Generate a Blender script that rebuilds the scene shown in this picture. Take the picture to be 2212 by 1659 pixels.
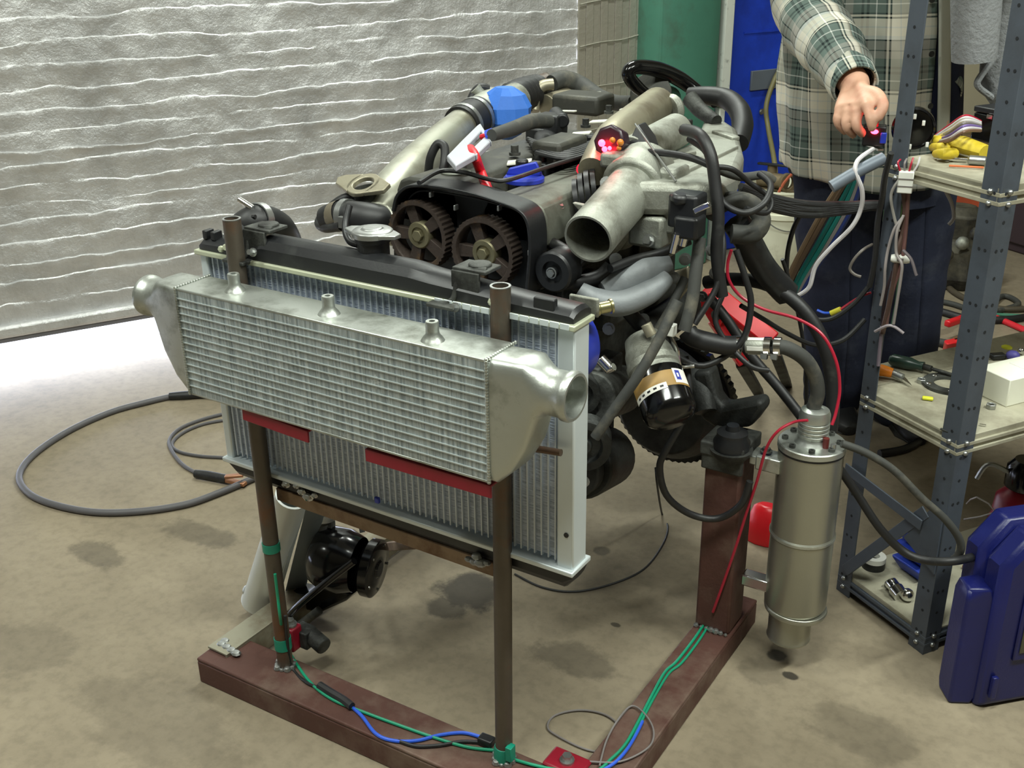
import bpy, math, random
from mathutils import Vector, Matrix
random.seed(7)
for o in list(bpy.data.objects): bpy.data.objects.remove(o)
SC = bpy.context.scene
COL = SC.collection
# ------------------------------------------------------------------ camera
FPX, CX, CY = 2330.0, 1106.0, 829.5
CH, PITCH, ROLL, YAW = 1.45, math.radians(23.6), math.radians(0.9), math.radians(32.8)
CAM = Vector((0, 0, CH))
_h = Vector((-math.sin(YAW), math.cos(YAW), 0)); _r = Vector((math.cos(YAW), math.sin(YAW), 0)); _z = Vector((0, 0, 1))
CF = _h*math.cos(PITCH) - _z*math.sin(PITCH)
_u = _h*math.sin(PITCH) + _z*math.cos(PITCH)
CR = _r*math.cos(ROLL) - _u*math.sin(ROLL)
CU = _u*math.cos(ROLL) + _r*math.sin(ROLL)
cd = bpy.data.cameras.new('camera'); cam = bpy.data.objects.new('camera', cd); COL.objects.link(cam)
cd.sensor_width = 36; cd.lens = FPX/2212*36; cd.clip_start = 0.02
m = Matrix((CR, CU, -CF)).transposed().to_4x4(); m.translation = CAM; cam.matrix_world = m
SC.camera = cam
# ------------------------------------------------------------------ daylight outside, ceiling lamps, exposure
W = bpy.data.worlds.new('daylight'); SC.world = W; W.use_nodes = True
W.node_tree.nodes['Background'].inputs[0].default_value = (0.74, 0.81, 1.0, 1)
W.node_tree.nodes['Background'].inputs[1].default_value = 6.5
def area(name, loc, sx, sy, power, col, rotz=0):
    l = bpy.data.lights.new(name, 'AREA'); l.shape = 'RECTANGLE'; l.size = sx; l.size_y = sy; l.energy = power; l.color = col
    o = bpy.data.objects.new(name, l); COL.objects.link(o); o.location = loc; o.rotation_euler = (0, 0, rotz); return o
LAMPS = [(-0.35, 0.55, 3.06), (-1.75, 3.1, 3.06), (0.95, 1.75, 3.06), (-2.3, 0.2, 3.06)]
LPOW = [37, 34, 48, 27]
LROT = math.radians(60.8)
for (x, y, z), p in zip(LAMPS, LPOW):
    area('ceiling_lamp_light', (x, y, z-0.075), 1.2, 0.14, p, (0.94, 1.0, 0.92), LROT)
SC.view_settings.view_transform = 'Standard'; SC.view_settings.look = 'None'
SC.view_settings.gamma = 1.0; SC.view_settings.use_curve_mapping = False
SC.view_settings.exposure = 0.75
# ------------------------------------------------------------------ pixel -> place
def ray(px, py):
    return (CF*FPX + CR*(px-CX) - CU*(py-CY)).normalized()
def PL(px, py, p, n):
    d = ray(px, py); return CAM + d*((Vector(p)-CAM).dot(Vector(n))/d.dot(Vector(n)))
def PY(px, py, y): return PL(px, py, (0, y, 0), (0, 1, 0))
def PX(px, py, x): return PL(px, py, (x, 0, 0), (1, 0, 0))
def PZ(px, py, z=0.0): return PL(px, py, (0, 0, z), (0, 0, 1))
def PYs(l): return [PY(*q) for q in l]
def PZs(l, z): return [PZ(q[0], q[1], q[2] if len(q) > 2 else z) for q in l]
# ------------------------------------------------------------------ mesh building
def frame(d):
    d = Vector(d).normalized()
    a = Vector((0, 0, 1)) if abs(d.z) < 0.95 else Vector((1, 0, 0))
    u = d.cross(a).normalized(); return u, d.cross(u).normalized()
def smooth_path(pts, sub=6, closed=False):
    pts = [Vector(p) for p in pts]
    if len(pts) < 3: return pts
    out = []; n = len(pts); rng = n if closed else n-1
    for i in range(rng):
        if closed: p0, p1, p2, p3 = pts[i-1], pts[i], pts[(i+1) % n], pts[(i+2) % n]
        else: p0, p1, p2, p3 = pts[max(i-1, 0)], pts[i], pts[i+1], pts[min(i+2, n-1)]
        for k in range(sub):
            t = k/sub
            out.append(0.5*((2*p1)+(p2-p0)*t+(2*p0-5*p1+4*p2-p3)*t*t+(3*p1-p0-3*p2+p3)*t**3))
    if not closed: out.append(pts[-1])
    return out
class M:
    def __init__(s): s.v = []; s.f = []; s.uv = {}
    def add(s, vs, fs):
        b = len(s.v); s.v += [Vector(q) for q in vs]; s.f += [tuple(b+i for i in q) for q in fs]; return s
    def box(s, c, size, ax=None):
        c = Vector(c); h = [x/2 for x in size]
        ax = ax or (Vector((1, 0, 0)), Vector((0, 1, 0)), Vector((0, 0, 1)))
        vs = [c+ax[0]*(h[0]*i)+ax[1]*(h[1]*j)+ax[2]*(h[2]*k) for i in (-1, 1) for j in (-1, 1) for k in (-1, 1)]
        return s.add(vs, [(0, 1, 3, 2), (4, 6, 7, 5), (0, 4, 5, 1), (2, 3, 7, 6), (0, 2, 6, 4), (1, 5, 7, 3)])
    def b2(s, lo, hi):
        lo, hi = Vector(lo), Vector(hi); return s.box((lo+hi)/2, hi-lo)
    def bar(s, p0, p1, w, h, up=(0, 0, 1)):
        p0, p1 = Vector(p0), Vector(p1); d = (p1-p0); L = d.length; d.normalize(); up = Vector(up)
        sd = d.cross(up)
        if sd.length < 1e-4: sd = d.cross(Vector((1, 0, 0)))
        sd.normalize(); u = sd.cross(d).normalized()
        return s.box((p0+p1)/2, (L, w, h), (d, sd, u))
    def angle(s, p0, p1, w, t, up=(0, 0, 1), flip=1):
        p0, p1 = Vector(p0), Vector(p1); d = (p1-p0).normalized(); up = Vector(up); sd = d.cross(up).normalized()*flip; u = up
        s.bar(p0+sd*(w/2), p1+sd*(w/2), w, t, up); return s.bar(p0-u*(w/2)+sd*(t/2), p1-u*(w/2)+sd*(t/2), t, w, up)
    def cyl(s, p0, p1, r0, r1=None, n=20, caps=True):
        r1 = r0 if r1 is None else r1; return s.lathe(p0, Vector(p1)-Vector(p0), ([(0, 0)] if caps else [])+[(0, r0), (1, r1)]+([(1, 0)] if caps else []), n, rel=True)
    def lathe(s, o, axis, prof, n=24, rel=False, sweep=None):
        o = Vector(o); axis = Vector(axis); L = axis.length if rel else 1.0; d = axis.normalized(); u, w = frame(d)
        b = len(s.v); idx = []
        for (t, r) in prof:
            if r <= 1e-7: idx.append([len(s.v)]*n); s.v.append(o+d*(t*L)); continue
            idx.append(list(range(len(s.v), len(s.v)+n)))
            for k in range(n):
                a = 2*math.pi*k/n; s.v.append(o+d*(t*L)+(u*math.cos(a)+w*math.sin(a))*r)
        for i in range(len(prof)-1):
            for k in range(n):
                q = [idx[i][k], idx[i][(k+1) % n], idx[i+1][(k+1) % n], idx[i+1][k]]
                q2 = []
                for e in q:
                    if e not in q2: q2.append(e)
                if len(q2) > 2: s.f.append(tuple(q2))
        return s
    def tube(s, pts, r, n=8, sub=6, closed=False, caps=True, ribs=0, flat=None):
        p = smooth_path(pts, sub, closed); N = len(p)
        rr = r if isinstance(r, (list, tuple)) else None
        u = None; b = len(s.v)
        for i in range(N):
            a = p[i-1] if (i > 0 or closed) else p[0]; c = p[(i+1) % N] if (i < N-1 or closed) else p[-1]
            d = (c-a).normalized()
            if u is None: u, w = frame(d)
            else:
                u = (u-d*u.dot(d)).normalized(); w = d.cross(u)
            if rr:
                t = i/(N-1)*(len(rr)-1); k = min(int(t), len(rr)-2); ra = rr[k]+(rr[k+1]-rr[k])*(t-k)
            else: ra = r
            if ribs: ra *= (1+ribs*(1 if i % 2 else -1))
            for k in range(n):
                an = 2*math.pi*k/n
                fl = flat or 1.0
                s.v.append(p[i]+u*(math.cos(an)*ra)+w*(math.sin(an)*ra*fl))
        for i in range(N if closed else N-1):
            for k in range(n):
                j = (i+1) % N
                s.f.append((b+i*n+k, b+i*n+(k+1) % n, b+j*n+(k+1) % n, b+j*n+k))
        if caps and not closed:
            s.f.append(tuple(b+k for k in range(n))[::-1]); s.f.append(tuple(b+(N-1)*n+k for k in range(n)))
        return s
    def pipe(s, p0, p1, ro, ri, n=24):
        L = 1.0; return s.lathe(p0, Vector(p1)-Vector(p0), [(0, ri), (0, ro), (1, ro), (1, ri), (0, ri)], n, rel=True)
    def prism(s, poly, ext):
        poly = [Vector(q) for q in poly]; ext = Vector(ext); n = len(poly)
        vs = poly+[q+ext for q in poly]
        return s.add(vs, [tuple(range(n))[::-1], tuple(range(n, 2*n))]+[(i, (i+1) % n, n+(i+1) % n, n+i) for i in range(n)])
    def loft(s, rings, cap=True):
        b = len(s.v); n = len(rings[0])
        for r in rings: s.v += [Vector(q) for q in r]
        for i in range(len(rings)-1):
            for k in range(n): s.f.append((b+i*n+k, b+i*n+(k+1) % n, b+(i+1)*n+(k+1) % n, b+(i+1)*n+k))
        if cap: s.f.append(tuple(b+k for k in range(n))[::-1]); s.f.append(tuple(b+(len(rings)-1)*n+k for k in range(n)))
        return s
    def ball(s, c, r, n=12, sc=(1, 1, 1)):
        c = Vector(c); prof = [(-math.cos(math.pi*i/(n//2)), math.sin(math.pi*i/(n//2))) for i in range(n//2+1)]
        b = len(s.v); s.lathe((0, 0, 0), (0, 0, 1), [(a*r, max(q*r, 0)) for a, q in prof], n)
        for i in range(b, len(s.v)): q = s.v[i]; s.v[i] = c+Vector((q.x*sc[0], q.y*sc[1], q.z*sc[2]))
        return s
    def bolt(s, c, d, r=0.007, h=0.006):
        c = Vector(c); d = Vector(d).normalized()
        s.lathe(c, d, [(0, r*1.5), (h*.3, r*1.5), (h*.3, 0)], 12); return s.lathe(c, d, [(0, r), (h, r), (h, 0)], 6)
OFF = {}
def obj(name, mb, mt, parent=None, bevel=0, smooth=38, seg=2):
    me = bpy.data.meshes.new(name); off = OFF.get(parent.name, Vector((0, 0, 0))) if parent else Vector((0, 0, 0))
    if parent is None and mb.v:
        lo = Vector([min(q[i] for q in mb.v) for i in range(3)]); hi = Vector([max(q[i] for q in mb.v) for i in range(3)])
        off = Vector(((lo.x+hi.x)/2, (lo.y+hi.y)/2, lo.z))
    me.from_pydata([q-off for q in mb.v], [], mb.f); me.validate()
    import bmesh
    bm = bmesh.new(); bm.from_mesh(me); bmesh.ops.recalc_face_normals(bm, faces=bm.faces); bm.to_mesh(me); bm.free()
    me.polygons.foreach_set('use_smooth', [True]*len(me.polygons)); me.set_sharp_from_angle(angle=math.radians(smooth))
    o = bpy.data.objects.new(name, me); COL.objects.link(o)
    for q in (mt if isinstance(mt, (list, tuple)) else [mt]): me.materials.append(q)
    if parent: o.parent = parent
    else: o.location = off
    OFF[o.name] = off
    if bevel:
        b = o.modifiers.new('bevel', 'BEVEL'); b.width = bevel; b.segments = seg; b.limit_method = 'ANGLE'; b.angle_limit = math.radians(40)
    return o
def tag(o, label, cat=None, group=None, kind=None):
    if label: o['label'] = label
    if cat: o['category'] = cat
    if group: o['group'] = group
    if kind: o['kind'] = kind
    return o
def thing(name, label, cat, loc=(0, 0, 0), group=None):
    o = bpy.data.objects.new(name, None); COL.objects.link(o); o.location = loc; o.empty_display_size = 0.05; OFF[o.name] = Vector(loc)
    return tag(o, label, cat, group)
def struct(name, mb, mt, **k):
    o = obj(name, mb, mt, **k); o['kind'] = 'structure'; return o
def inst(src, loc, parent=None, rot=None, scale=None):
    o = src.copy(); COL.objects.link(o); o.parent = parent; o.location = loc
    if rot is not None: o.rotation_euler = rot
    if scale is not None: o.scale = scale
    return o
# ------------------------------------------------------------------ materials
def lin(c):
    return tuple(((x/255)/12.92 if x/255 <= 0.04045 else ((x/255+0.055)/1.055)**2.4) for x in c)
MATS = {}
def mat(name, col, rough=0.5, metal=0.0, var=0.15, scale=25, bump=0.0, bscale=150, dirt=None, damt=0.5, dscale=8, spec=0.5, emit=None, coat=0, rvar=0.0, trans=0):
    if name in MATS: return MATS[name]
    m = bpy.data.materials.new(name); m.use_nodes = True; nt = m.node_tree; N = nt.nodes; L = nt.links; b = N['Principled BSDF']
    c = lin(col); tc = N.new('ShaderNodeTexCoord')
    def noise(sc, det=4, ro=.6):
        q = N.new('ShaderNodeTexNoise'); q.inputs['Scale'].default_value = sc; q.inputs['Detail'].default_value = det; q.inputs['Roughness'].default_value = ro
        L.new(tc.outputs['Object'], q.inputs['Vector']); return q
    n1 = noise(scale)
    mx = N.new('ShaderNodeMix'); mx.data_type = 'RGBA'
    mx.inputs[6].default_value = tuple(x*(1-var) for x in c)+(1,); mx.inputs[7].default_value = tuple(min(x*(1+var), 1) for x in c)+(1,)
    L.new(n1.outputs['Fac'], mx.inputs[0]); out = mx.outputs[2]
    if dirt:
        n2 = noise(dscale, 6, .65); rp = N.new('ShaderNodeValToRGB'); rp.color_ramp.elements[0].position = 1-damt-.12; rp.color_ramp.elements[1].position = min(1-damt+.12, 1)
        L.new(n2.outputs['Fac'], rp.inputs[0]); m2 = N.new('ShaderNodeMix'); m2.data_type = 'RGBA'
        L.new(rp.outputs[0], m2.inputs[0]); L.new(out, m2.inputs[6]); m2.inputs[7].default_value = lin(dirt)+(1,); out = m2.outputs[2]
    L.new(out, b.inputs['Base Color'])
    b.inputs['Roughness'].default_value = rough; b.inputs['Metallic'].default_value = metal; b.inputs['Specular IOR Level'].default_value = spec
    if coat: b.inputs['Coat Weight'].default_value = coat; b.inputs['Coat Roughness'].default_value = .08
    if trans: b.inputs['Transmission Weight'].default_value = trans
    if rvar:
        mr = N.new('ShaderNodeMapRange'); mr.inputs[3].default_value = max(rough-rvar, .03); mr.inputs[4].default_value = rough+rvar
        L.new(n1.outputs['Fac'], mr.inputs[0]); L.new(mr.outputs[0], b.inputs['Roughness'])
    if bump:
        n3 = noise(bscale, 5); bp = N.new('ShaderNodeBump'); bp.inputs['Strength'].default_value = bump; bp.inputs['Distance'].default_value = .004
        L.new(n3.outputs['Fac'], bp.inputs['Height']); L.new(bp.outputs[0], b.inputs['Normal'])
    if emit:
        b.inputs['Emission Color'].default_value = lin(emit[0])+(1,); b.inputs['Emission Strength'].default_value = emit[1]
    MATS[name] = m; return m
m_alu = mat('brushed_aluminium', (186, 190, 184), .38, .85, .10, 18, .08, 260, dirt=(120, 122, 112), damt=.38, dscale=14, rvar=.08)
m_cast = mat('cast_aluminium', (160, 162, 152), .52, .62, .16, 30, .25, 320, dirt=(92, 90, 78), damt=.40, dscale=11)
m_castdk = mat('grimy_cast_metal', (84, 86, 82), .6, .4, .25, 30, .3, 200, dirt=(38, 38, 36), damt=.5, dscale=14)
m_black = mat('black_plastic', (24, 25, 27), .42, 0, .2, 20, .05, 200, dirt=(58, 60, 58), damt=.30, dscale=9)
m_rubber = mat('black_rubber', (27, 27, 28), .5, 0, .2, 30, .05, 200, dirt=(62, 64, 60), damt=.30, dscale=18)
m_rubgrey = mat('dusty_rubber', (58, 59, 56), .7, 0, .2, 30, .1, 200, dirt=(100, 96, 84), damt=.36, dscale=18)
m_gloss = mat('gloss_black_paint', (9, 9, 10), .16, 0, .2, 20)
m_chrome = mat('chrome', (216, 216, 214), .16, 1.0, .05, 20)
m_zinc = mat('zinc_steel', (168, 170, 168), .36, .9, .15, 40, .1, 200)
m_steel = mat('worn_steel_tube', (92, 84, 74), .5, .55, .2, 20, .12, 150, dirt=(110, 74, 50), damt=.40, dscale=9)
m_rail = mat('red_oxide_steel', (84, 54, 46), .62, .15, .22, 22, .2, 120, dirt=(112, 92, 80), damt=.42, dscale=8)
m_rustbar = mat('rusty_flat_bar', (138, 116, 92), .62, .3, .2, 16, .2, 150, dirt=(96, 66, 42), damt=.42, dscale=12)
m_redpaint = mat('red_painted_steel', (132, 16, 36), .42, .0, .15, 20, .05, 150, dirt=(120, 16, 26), damt=.35, dscale=12)
m_redbright = mat('bright_red_paint', (214, 26, 36), .35, .0, .12, 20, dirt=(150, 30, 30), damt=.3)
m_gear = mat('rusty_gear', (66, 56, 50), .6, .4, .25, 35, .3, 200, dirt=(122, 92, 54), damt=.30, dscale=16)
m_hub = mat('gear_hub_steel', (128, 122, 96), .45, .7, .2, 40, .1, 200)
m_blue = mat('blue_plastic', (38, 56, 168), .34, 0, .15, 20)
m_bluetape = mat('blue_masking_tape', (52, 112, 204), .6, 0, .15, 30, .1, 150)
m_green = mat('green_tape', (14, 128, 104), .4, 0, .15, 20)
m_shelf = mat('slate_grey_shelf_paint', (82, 89, 99), .5, .25, .12, 20, .06, 220, dirt=(70, 74, 80), damt=.4, dscale=7)
m_board = mat('shelf_board', (170, 166, 146), .62, .1, .15, 9, .06, 200, dirt=(120, 114, 96), damt=.42, dscale=7)
m_white = mat('white_plastic', (226, 226, 218), .45, 0, .06, 20)
m_core = None
# ================================================================== THE ROOM
W0 = Vector((-3.303, 1.899, 0)); WD = Vector((0.487, 0.8734, 0)).normalized(); WN = Vector((WD.y, -WD.x, 0)); UP = Vector((0, 0, 1))
def RM(t, s, z=0): return W0 + WD*t + WN*s + UP*z
WAX = (WD, WN, UP)
def nodes(name):
    m = bpy.data.materials.new(name); m.use_nodes = True; return m, m.node_tree.nodes, m.node_tree.links, m.node_tree.nodes['Principled BSDF']
def nd(N, t, **k):
    q = N.new(t)
    for a, v in k.items(): setattr(q, a, v)
    return q
# --- concrete floor with oil stains and a painted soft shadow
m_floor, N, L, B = nodes('stained_concrete')
tc = nd(N, 'ShaderNodeTexCoord')
def fnoise(sc, det=6, ro=.6):
    q = nd(N, 'ShaderNodeTexNoise'); q.inputs['Scale'].default_value = sc; q.inputs['Detail'].default_value = det; q.inputs['Roughness'].default_value = ro
    L.new(tc.outputs['Object'], q.inputs['Vector']); return q
n1 = fnoise(2.3); n2 = fnoise(40, 4); n3 = fnoise(9, 6, .7)
cr = nd(N, 'ShaderNodeValToRGB'); e = cr.color_ramp.elements
e[0].position = .30; e[0].color = lin((128, 117, 98))+(1,); e[1].position = .70; e[1].color = lin((150, 138, 117))+(1,)
L.new(n1.outputs['Fac'], cr.inputs[0])
mx = nd(N, 'ShaderNodeMix', data_type='RGBA', blend_type='MULTIPLY'); mx.inputs[0].default_value = .30
c2 = nd(N, 'ShaderNodeValToRGB'); c2.color_ramp.elements[0].position = .3; c2.color_ramp.elements[0].color = (.55, .53, .5, 1); c2.color_ramp.elements[1].position = .6
L.new(n3.outputs['Fac'], c2.inputs[0]); L.new(cr.outputs[0], mx.inputs[6]); L.new(c2.outputs[0], mx.inputs[7])
m4 = nd(N, 'ShaderNodeMix', data_type='RGBA', blend_type='MULTIPLY'); m4.inputs[0].default_value = .35
c3 = nd(N, 'ShaderNodeValToRGB'); c3.color_ramp.elements[0].position = .35; c3.color_ramp.elements[0].color = (.6, .6, .6, 1); c3.color_ramp.elements[1].position = .55
L.new(n2.outputs['Fac'], c3.inputs[0]); L.new(mx.outputs[2], m4.inputs[6]); L.new(c3.outputs[0], m4.inputs[7])
outc = m4.outputs[2]
sxyz = nd(N, 'ShaderNodeSeparateXYZ'); L.new(tc.outputs['Object'], sxyz.inputs[0])
STAINS_SHADOW = [((1010, 1275), .085, .075, .80), ((965, 1310), .05, .04, .6), ((210, 1195), .09, .05, .42), ((430, 1150), .12, .05, .40), ((1250, 1430), .10, .05, .40),
          ((1678, 1415), .018, .018, .75), ((1708, 1460), .018, .012, .85), ((1850, 1580), .11, .07, .25), ((1640, 1450), .05, .04, .25), ((880, 1510), .035, .04, .0), ((1130, 1120), .10, .05, .22),  # weak patch right of the side rail: cast shadow painted into the colour
          ((1330, 1350), .012, .008, .7), ((630, 1540), .07, .02, .85), ((1300, 1190), .02, .02, .5), ((60, 1400), .12, .08, .2), ((340, 1560), .2, .1, .18), ((1900, 1120), .12, .1, .25), ((1450, 1240), .14, .1, .2)]
def mth(op, a, b=None):
    q = nd(N, 'ShaderNodeMath', operation=op)
    for i, v in enumerate((a, b)):
        if v is None: continue
        if hasattr(v, 'links'): L.new(v, q.inputs[i])
        else: q.inputs[i].default_value = v
    return q.outputs[0]
FO = RM(1.4, 3.9)
acc = None
for (q, rx, ry, k) in STAINS_SHADOW:
    if not k: continue
    p = PZ(*q) - FO
    dx = mth('DIVIDE', mth('SUBTRACT', sxyz.outputs[0], p.x), rx); dy = mth('DIVIDE', mth('SUBTRACT', sxyz.outputs[1], p.y), ry)
    r = mth('SQRT', mth('ADD', mth('MULTIPLY', dx, dx), mth('MULTIPLY', dy, dy)))
    r = mth('ADD', r, mth('MULTIPLY', mth('SUBTRACT', n3.outputs['Fac'], .5), 1.6))
    mr = nd(N, 'ShaderNodeMapRange', interpolation_type='SMOOTHSTEP'); mr.inputs[1].default_value = .75; mr.inputs[2].default_value = 1.15; mr.inputs[3].default_value = k; mr.inputs[4].default_value = 0
    L.new(r, mr.inputs[0]); acc = mr.outputs[0] if acc is None else mth('MAXIMUM', acc, mr.outputs[0])
ms = nd(N, 'ShaderNodeMix', data_type='RGBA'); L.new(acc, ms.inputs[0]); L.new(outc, ms.inputs[6]); ms.inputs[7].default_value = lin((30, 28, 25))+(1,)
L.new(ms.outputs[2], B.inputs['Base Color']); B.inputs['Roughness'].default_value = .62; B.inputs['Specular IOR Level'].default_value = .35
bp = nd(N, 'ShaderNodeBump'); bp.inputs['Strength'].default_value = .12; bp.inputs['Distance'].default_value = .004; L.new(n2.outputs['Fac'], bp.inputs['Height']); L.new(bp.outputs[0], B.inputs['Normal'])
fl = struct('floor', M().box(RM(1.4, 3.9, -.05), (11.4, 8.2, .1), WAX), m_floor)
# floor origin: centre of the slab
tag(fl, 'stained tan grey concrete garage floor')
# --- outside
m_snow = mat('pale_ground_outside', (236, 238, 242), .8, 0, .04, 3)
tag(struct('ground_outside', M().box(RM(1.4, -6.25, -.06), (24, 12, .1), WAX), m_snow), 'pale bright ground outside under the door')
# --- foil faced garage door: folded wrinkled foil, fold by fold
m_foil, N, L, B = nodes('foil_insulation')
tc = nd(N, 'ShaderNodeTexCoord')
n1 = fnoise(5, 6, .65); n2 = fnoise(70, 4, .65); n3 = fnoise(24, 6, .75)
cr = nd(N, 'ShaderNodeValToRGB'); e = cr.color_ramp.elements; e[0].position = .3; e[0].color = lin((176, 176, 176))+(1,); e[1].position = .72; e[1].color = lin((220, 220, 220))+(1,)
L.new(n1.outputs['Fac'], cr.inputs[0]); L.new(cr.outputs[0], B.inputs['Base Color'])
B.inputs['Metallic'].default_value = .55; B.inputs['Roughness'].default_value = .38
mp = nd(N, 'ShaderNodeMapping'); mp.inputs['Rotation'].default_value = (0, 0, -math.atan2(WD.y, WD.x)); L.new(tc.outputs['Object'], mp.inputs[0])
wv = nd(N, 'ShaderNodeTexWave', wave_type='BANDS', bands_direction='X', wave_profile='SIN'); wv.inputs['Scale'].default_value = 9; wv.inputs['Distortion'].default_value = .6; L.new(mp.outputs[0], wv.inputs['Vector'])
hh = mth('ADD', mth('MULTIPLY', n2.outputs['Fac'], .55), mth('ADD', mth('MULTIPLY', n3.outputs['Fac'], 1.2), mth('MULTIPLY', mth('POWER', wv.outputs['Fac'], 8), .10)))
bp = nd(N, 'ShaderNodeBump'); bp.inputs['Strength'].default_value = .55; bp.inputs['Distance'].default_value = .007; L.new(hh, bp.inputs['Height']); L.new(bp.outputs[0], B.inputs['Normal'])
from mathutils import noise as mno
def foil(name, t0, t1, z0, z1, dt, dz, amp, label):
    nb = max(int((z1-z0)/dz), 1); nc = int((t1-t0)/dt)+1
    fr = [0, .05, .22, .45, .68, .86, .95]
    prof = [.0, .05, .12, .3, .6, 1.0, .92]
    mb = M(); rows = []
    def crease(i, t):
        if i <= 0: return z0
        if i >= nb: return z1
        base = z0+(z1-z0)*(i+(.28*math.sin(i*12.9898)))/nb
        w = mno.noise(Vector((t*1.1, i*3.7, 1)))*.020 + mno.noise(Vector((t*4.5, i*5.1, 4)))*.014 + mno.noise(Vector((t*11, i*7.7, 9)))*.008 + mno.noise(Vector((t*34, i*2.7, 5)))*.004
        return base + w
    for i in range(nb):
        for k, q in enumerate(fr):
            row = []
            for c in range(nc):
                t = t0+(t1-t0)*c/(nc-1)
                za, zb = crease(i, t), crease(i+1, t)
                a = amp*max(.05, .62+.9*mno.noise(Vector((t*2.1, i*2.3, 7)))+.9*mno.noise(Vector((t*9, i*4.3, 2))))
                z = za+(zb-za)*q
                s = prof[k]*a + mno.noise(Vector((t*3.3, z*6, 3)))*.008 + mno.noise(Vector((t*18, z*22, 5)))*.0035 + abs(mno.noise(Vector((t*40, z*55, 8))))*.0015
                row.append(len(mb.v)); mb.v.append(RM(t, s, z))
            rows.append(row)
    row = []
    for c in range(nc):
        t = t0+(t1-t0)*c/(nc-1); row.append(len(mb.v)); mb.v.append(RM(t, .002, z1))
    rows.append(row)
    for r0, r1 in zip(rows, rows[1:]):
        for c in range(nc-1): mb.f.append((r0[c], r0[c+1], r1[c+1], r1[c]))
    # back board that carries the foil
    o = struct(name, mb, m_foil, smooth=32); tag(o, label); return o
wl = foil('wall_left', -.75, 2.30, .205, 1.75, .010, .062, .007, 'garage door lined with wrinkled silver foil insulation')
wb = M(); wb.box(RM(.775, -.035, .98), (3.05, .05, 1.66), WAX)
o = obj('door_panel', wb, m_foil, wl); 
foil('wall_left_side', -4.3, -.75, .205, 1.75, .06, .062, .012, 'silver foil lined garage door continuing toward the room corner')
struct('wall_left_side_board', M().box(RM(-2.52, -.035, .98), (3.54, .05, 1.66), WAX), m_foil)
foil('wall_left_upper', -4.3, 2.30, 1.75, 3.18, .06, .08, .012, 'upper sections of the foil lined garage door')
struct('wall_left_upper_board', M().box(RM(-1.0, -.035, 2.46), (6.6, .05, 1.42), WAX), m_foil)
# foil strip between door and column, smoother and with upright seams
m_foil2 = mat('smooth_foil_strip', (176, 172, 160), .36, .6, .12, 6, .5, 60)
sb = M()
for i in range(9):
    sb.box(RM(2.315+i*.034, .004+.003*(i % 2), 1.6), (.0335, .012, 3.2), WAX)
tag(struct('wall_left_strip', sb, m_foil2, bevel=.002), 'narrow foil strip with upright seams beside the door')
ck = M()
for z in (.30, .47, .63, .80, .97, 1.13, 1.31):
    ck.tube([RM(2.30, .016, z-.012), RM(2.40, .014, z), RM(2.5, .015, z+.004), RM(2.60, .014, z+.02)], .0022, 5)
tag(struct('trim_foil_tape', ck, m_foil2), 'thin foil tape seams on the strip')
# door bottom: smooth folded foil and dark seal
m_seal = mat('grey_door_seal', (118, 118, 124), .45, .2, .12, 10, .1, 60)
tag(struct('trim_door_bottom', M().box(RM(-1.0, .0, .185), (6.6, .05, .045), WAX), m_foil, bevel=.012), 'smooth foil fold along the door bottom')
tag(struct('trim_door_seal', M().box(RM(-1.0, -.005, .156), (6.6, .035, .022), WAX), m_seal, bevel=.006), 'grey rubber seal along the raised door bottom')
# the wall past the door
m_cream = mat('cream_wall_paint', (206, 198, 172), .7, 0, .06, 3, .05, 60)
m_wall = mat('grey_block_wall', (150, 146, 134), .75, 0, .1, 4, .1, 60)
tag(struct('wall_left_end', M().box(RM(5.0, -.08, 1.6), (4.8, .1, 3.2), WAX), m_cream), 'cream painted wall beyond the garage door')
tag(struct('wall_far', M().box(RM(7.05, 3.9, 1.6), (.1, 8.2, 3.2), WAX), m_cream), 'cream painted far wall')
tag(struct('wall_right', M().box(RM(1.4, 8.05, 1.6), (11.4, .1, 3.2), WAX), m_wall), 'grey wall at the right side of the garage')
tag(struct('wall_back', M().box(RM(-4.3, 3.9, 1.6), (.1, 8.2, 3.2), WAX), m_wall), 'grey wall behind the viewer')
m_ceil = mat('white_ceiling', (214, 212, 202), .8, 0, .05, 3)
tag(struct('ceiling', M().box(RM(1.4, 3.9, 3.23), (11.4, 8.4, .08), WAX), m_ceil), 'white garage ceiling')
# green steel column with white trim, blue door
m_grcol = mat('green_column_paint', (66, 118, 100), .55, .1, .14, 7, .1, 60, dirt=(64, 88, 74), damt=.38, dscale=5)
gc = M()
ring = [(0, .0), (.0, .10), (.03, .15), (.09, .17), (.27, .17), (.325, .15), (.345, .10), (.345, .0)]
gc.prism([RM(2.58+a, s-.02, 0) for a, s in ring], (0, 0, 3.18))
tag(struct('trim_column', gc, m_grcol, bevel=.008), 'wide green painted steel column beside the foil door')
m_whtrim = mat('chipped_white_paint', (196, 200, 192), .5, 0, .08, 14, .1, 100, dirt=(70, 72, 70), damt=.30, dscale=30)
tag(struct('trim_upright', M().box(RM(2.955, .10, 1.93), (.045, .06, 2.5), WAX), m_whtrim, bevel=.004), 'narrow chipped white upright beside the green column')
tag(struct('trim_upright_lower', M().box(RM(2.955, .10, .34), (.030, .035, .68), WAX), m_whtrim, bevel=.004), 'lower grey length of the white upright')
m_bluedoor = mat('blue_door_paint', (26, 64, 192), .5, 0, .16, 14, .35, 45, dirt=(20, 48, 150), damt=.4, dscale=5)
bd = struct('door_1', M().box(RM(3.375, -.01, 1.05), (.78, .05, 2.1), WAX), m_bluedoor, bevel=.006); tag(bd, 'blue painted door with a grey plate')
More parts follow.
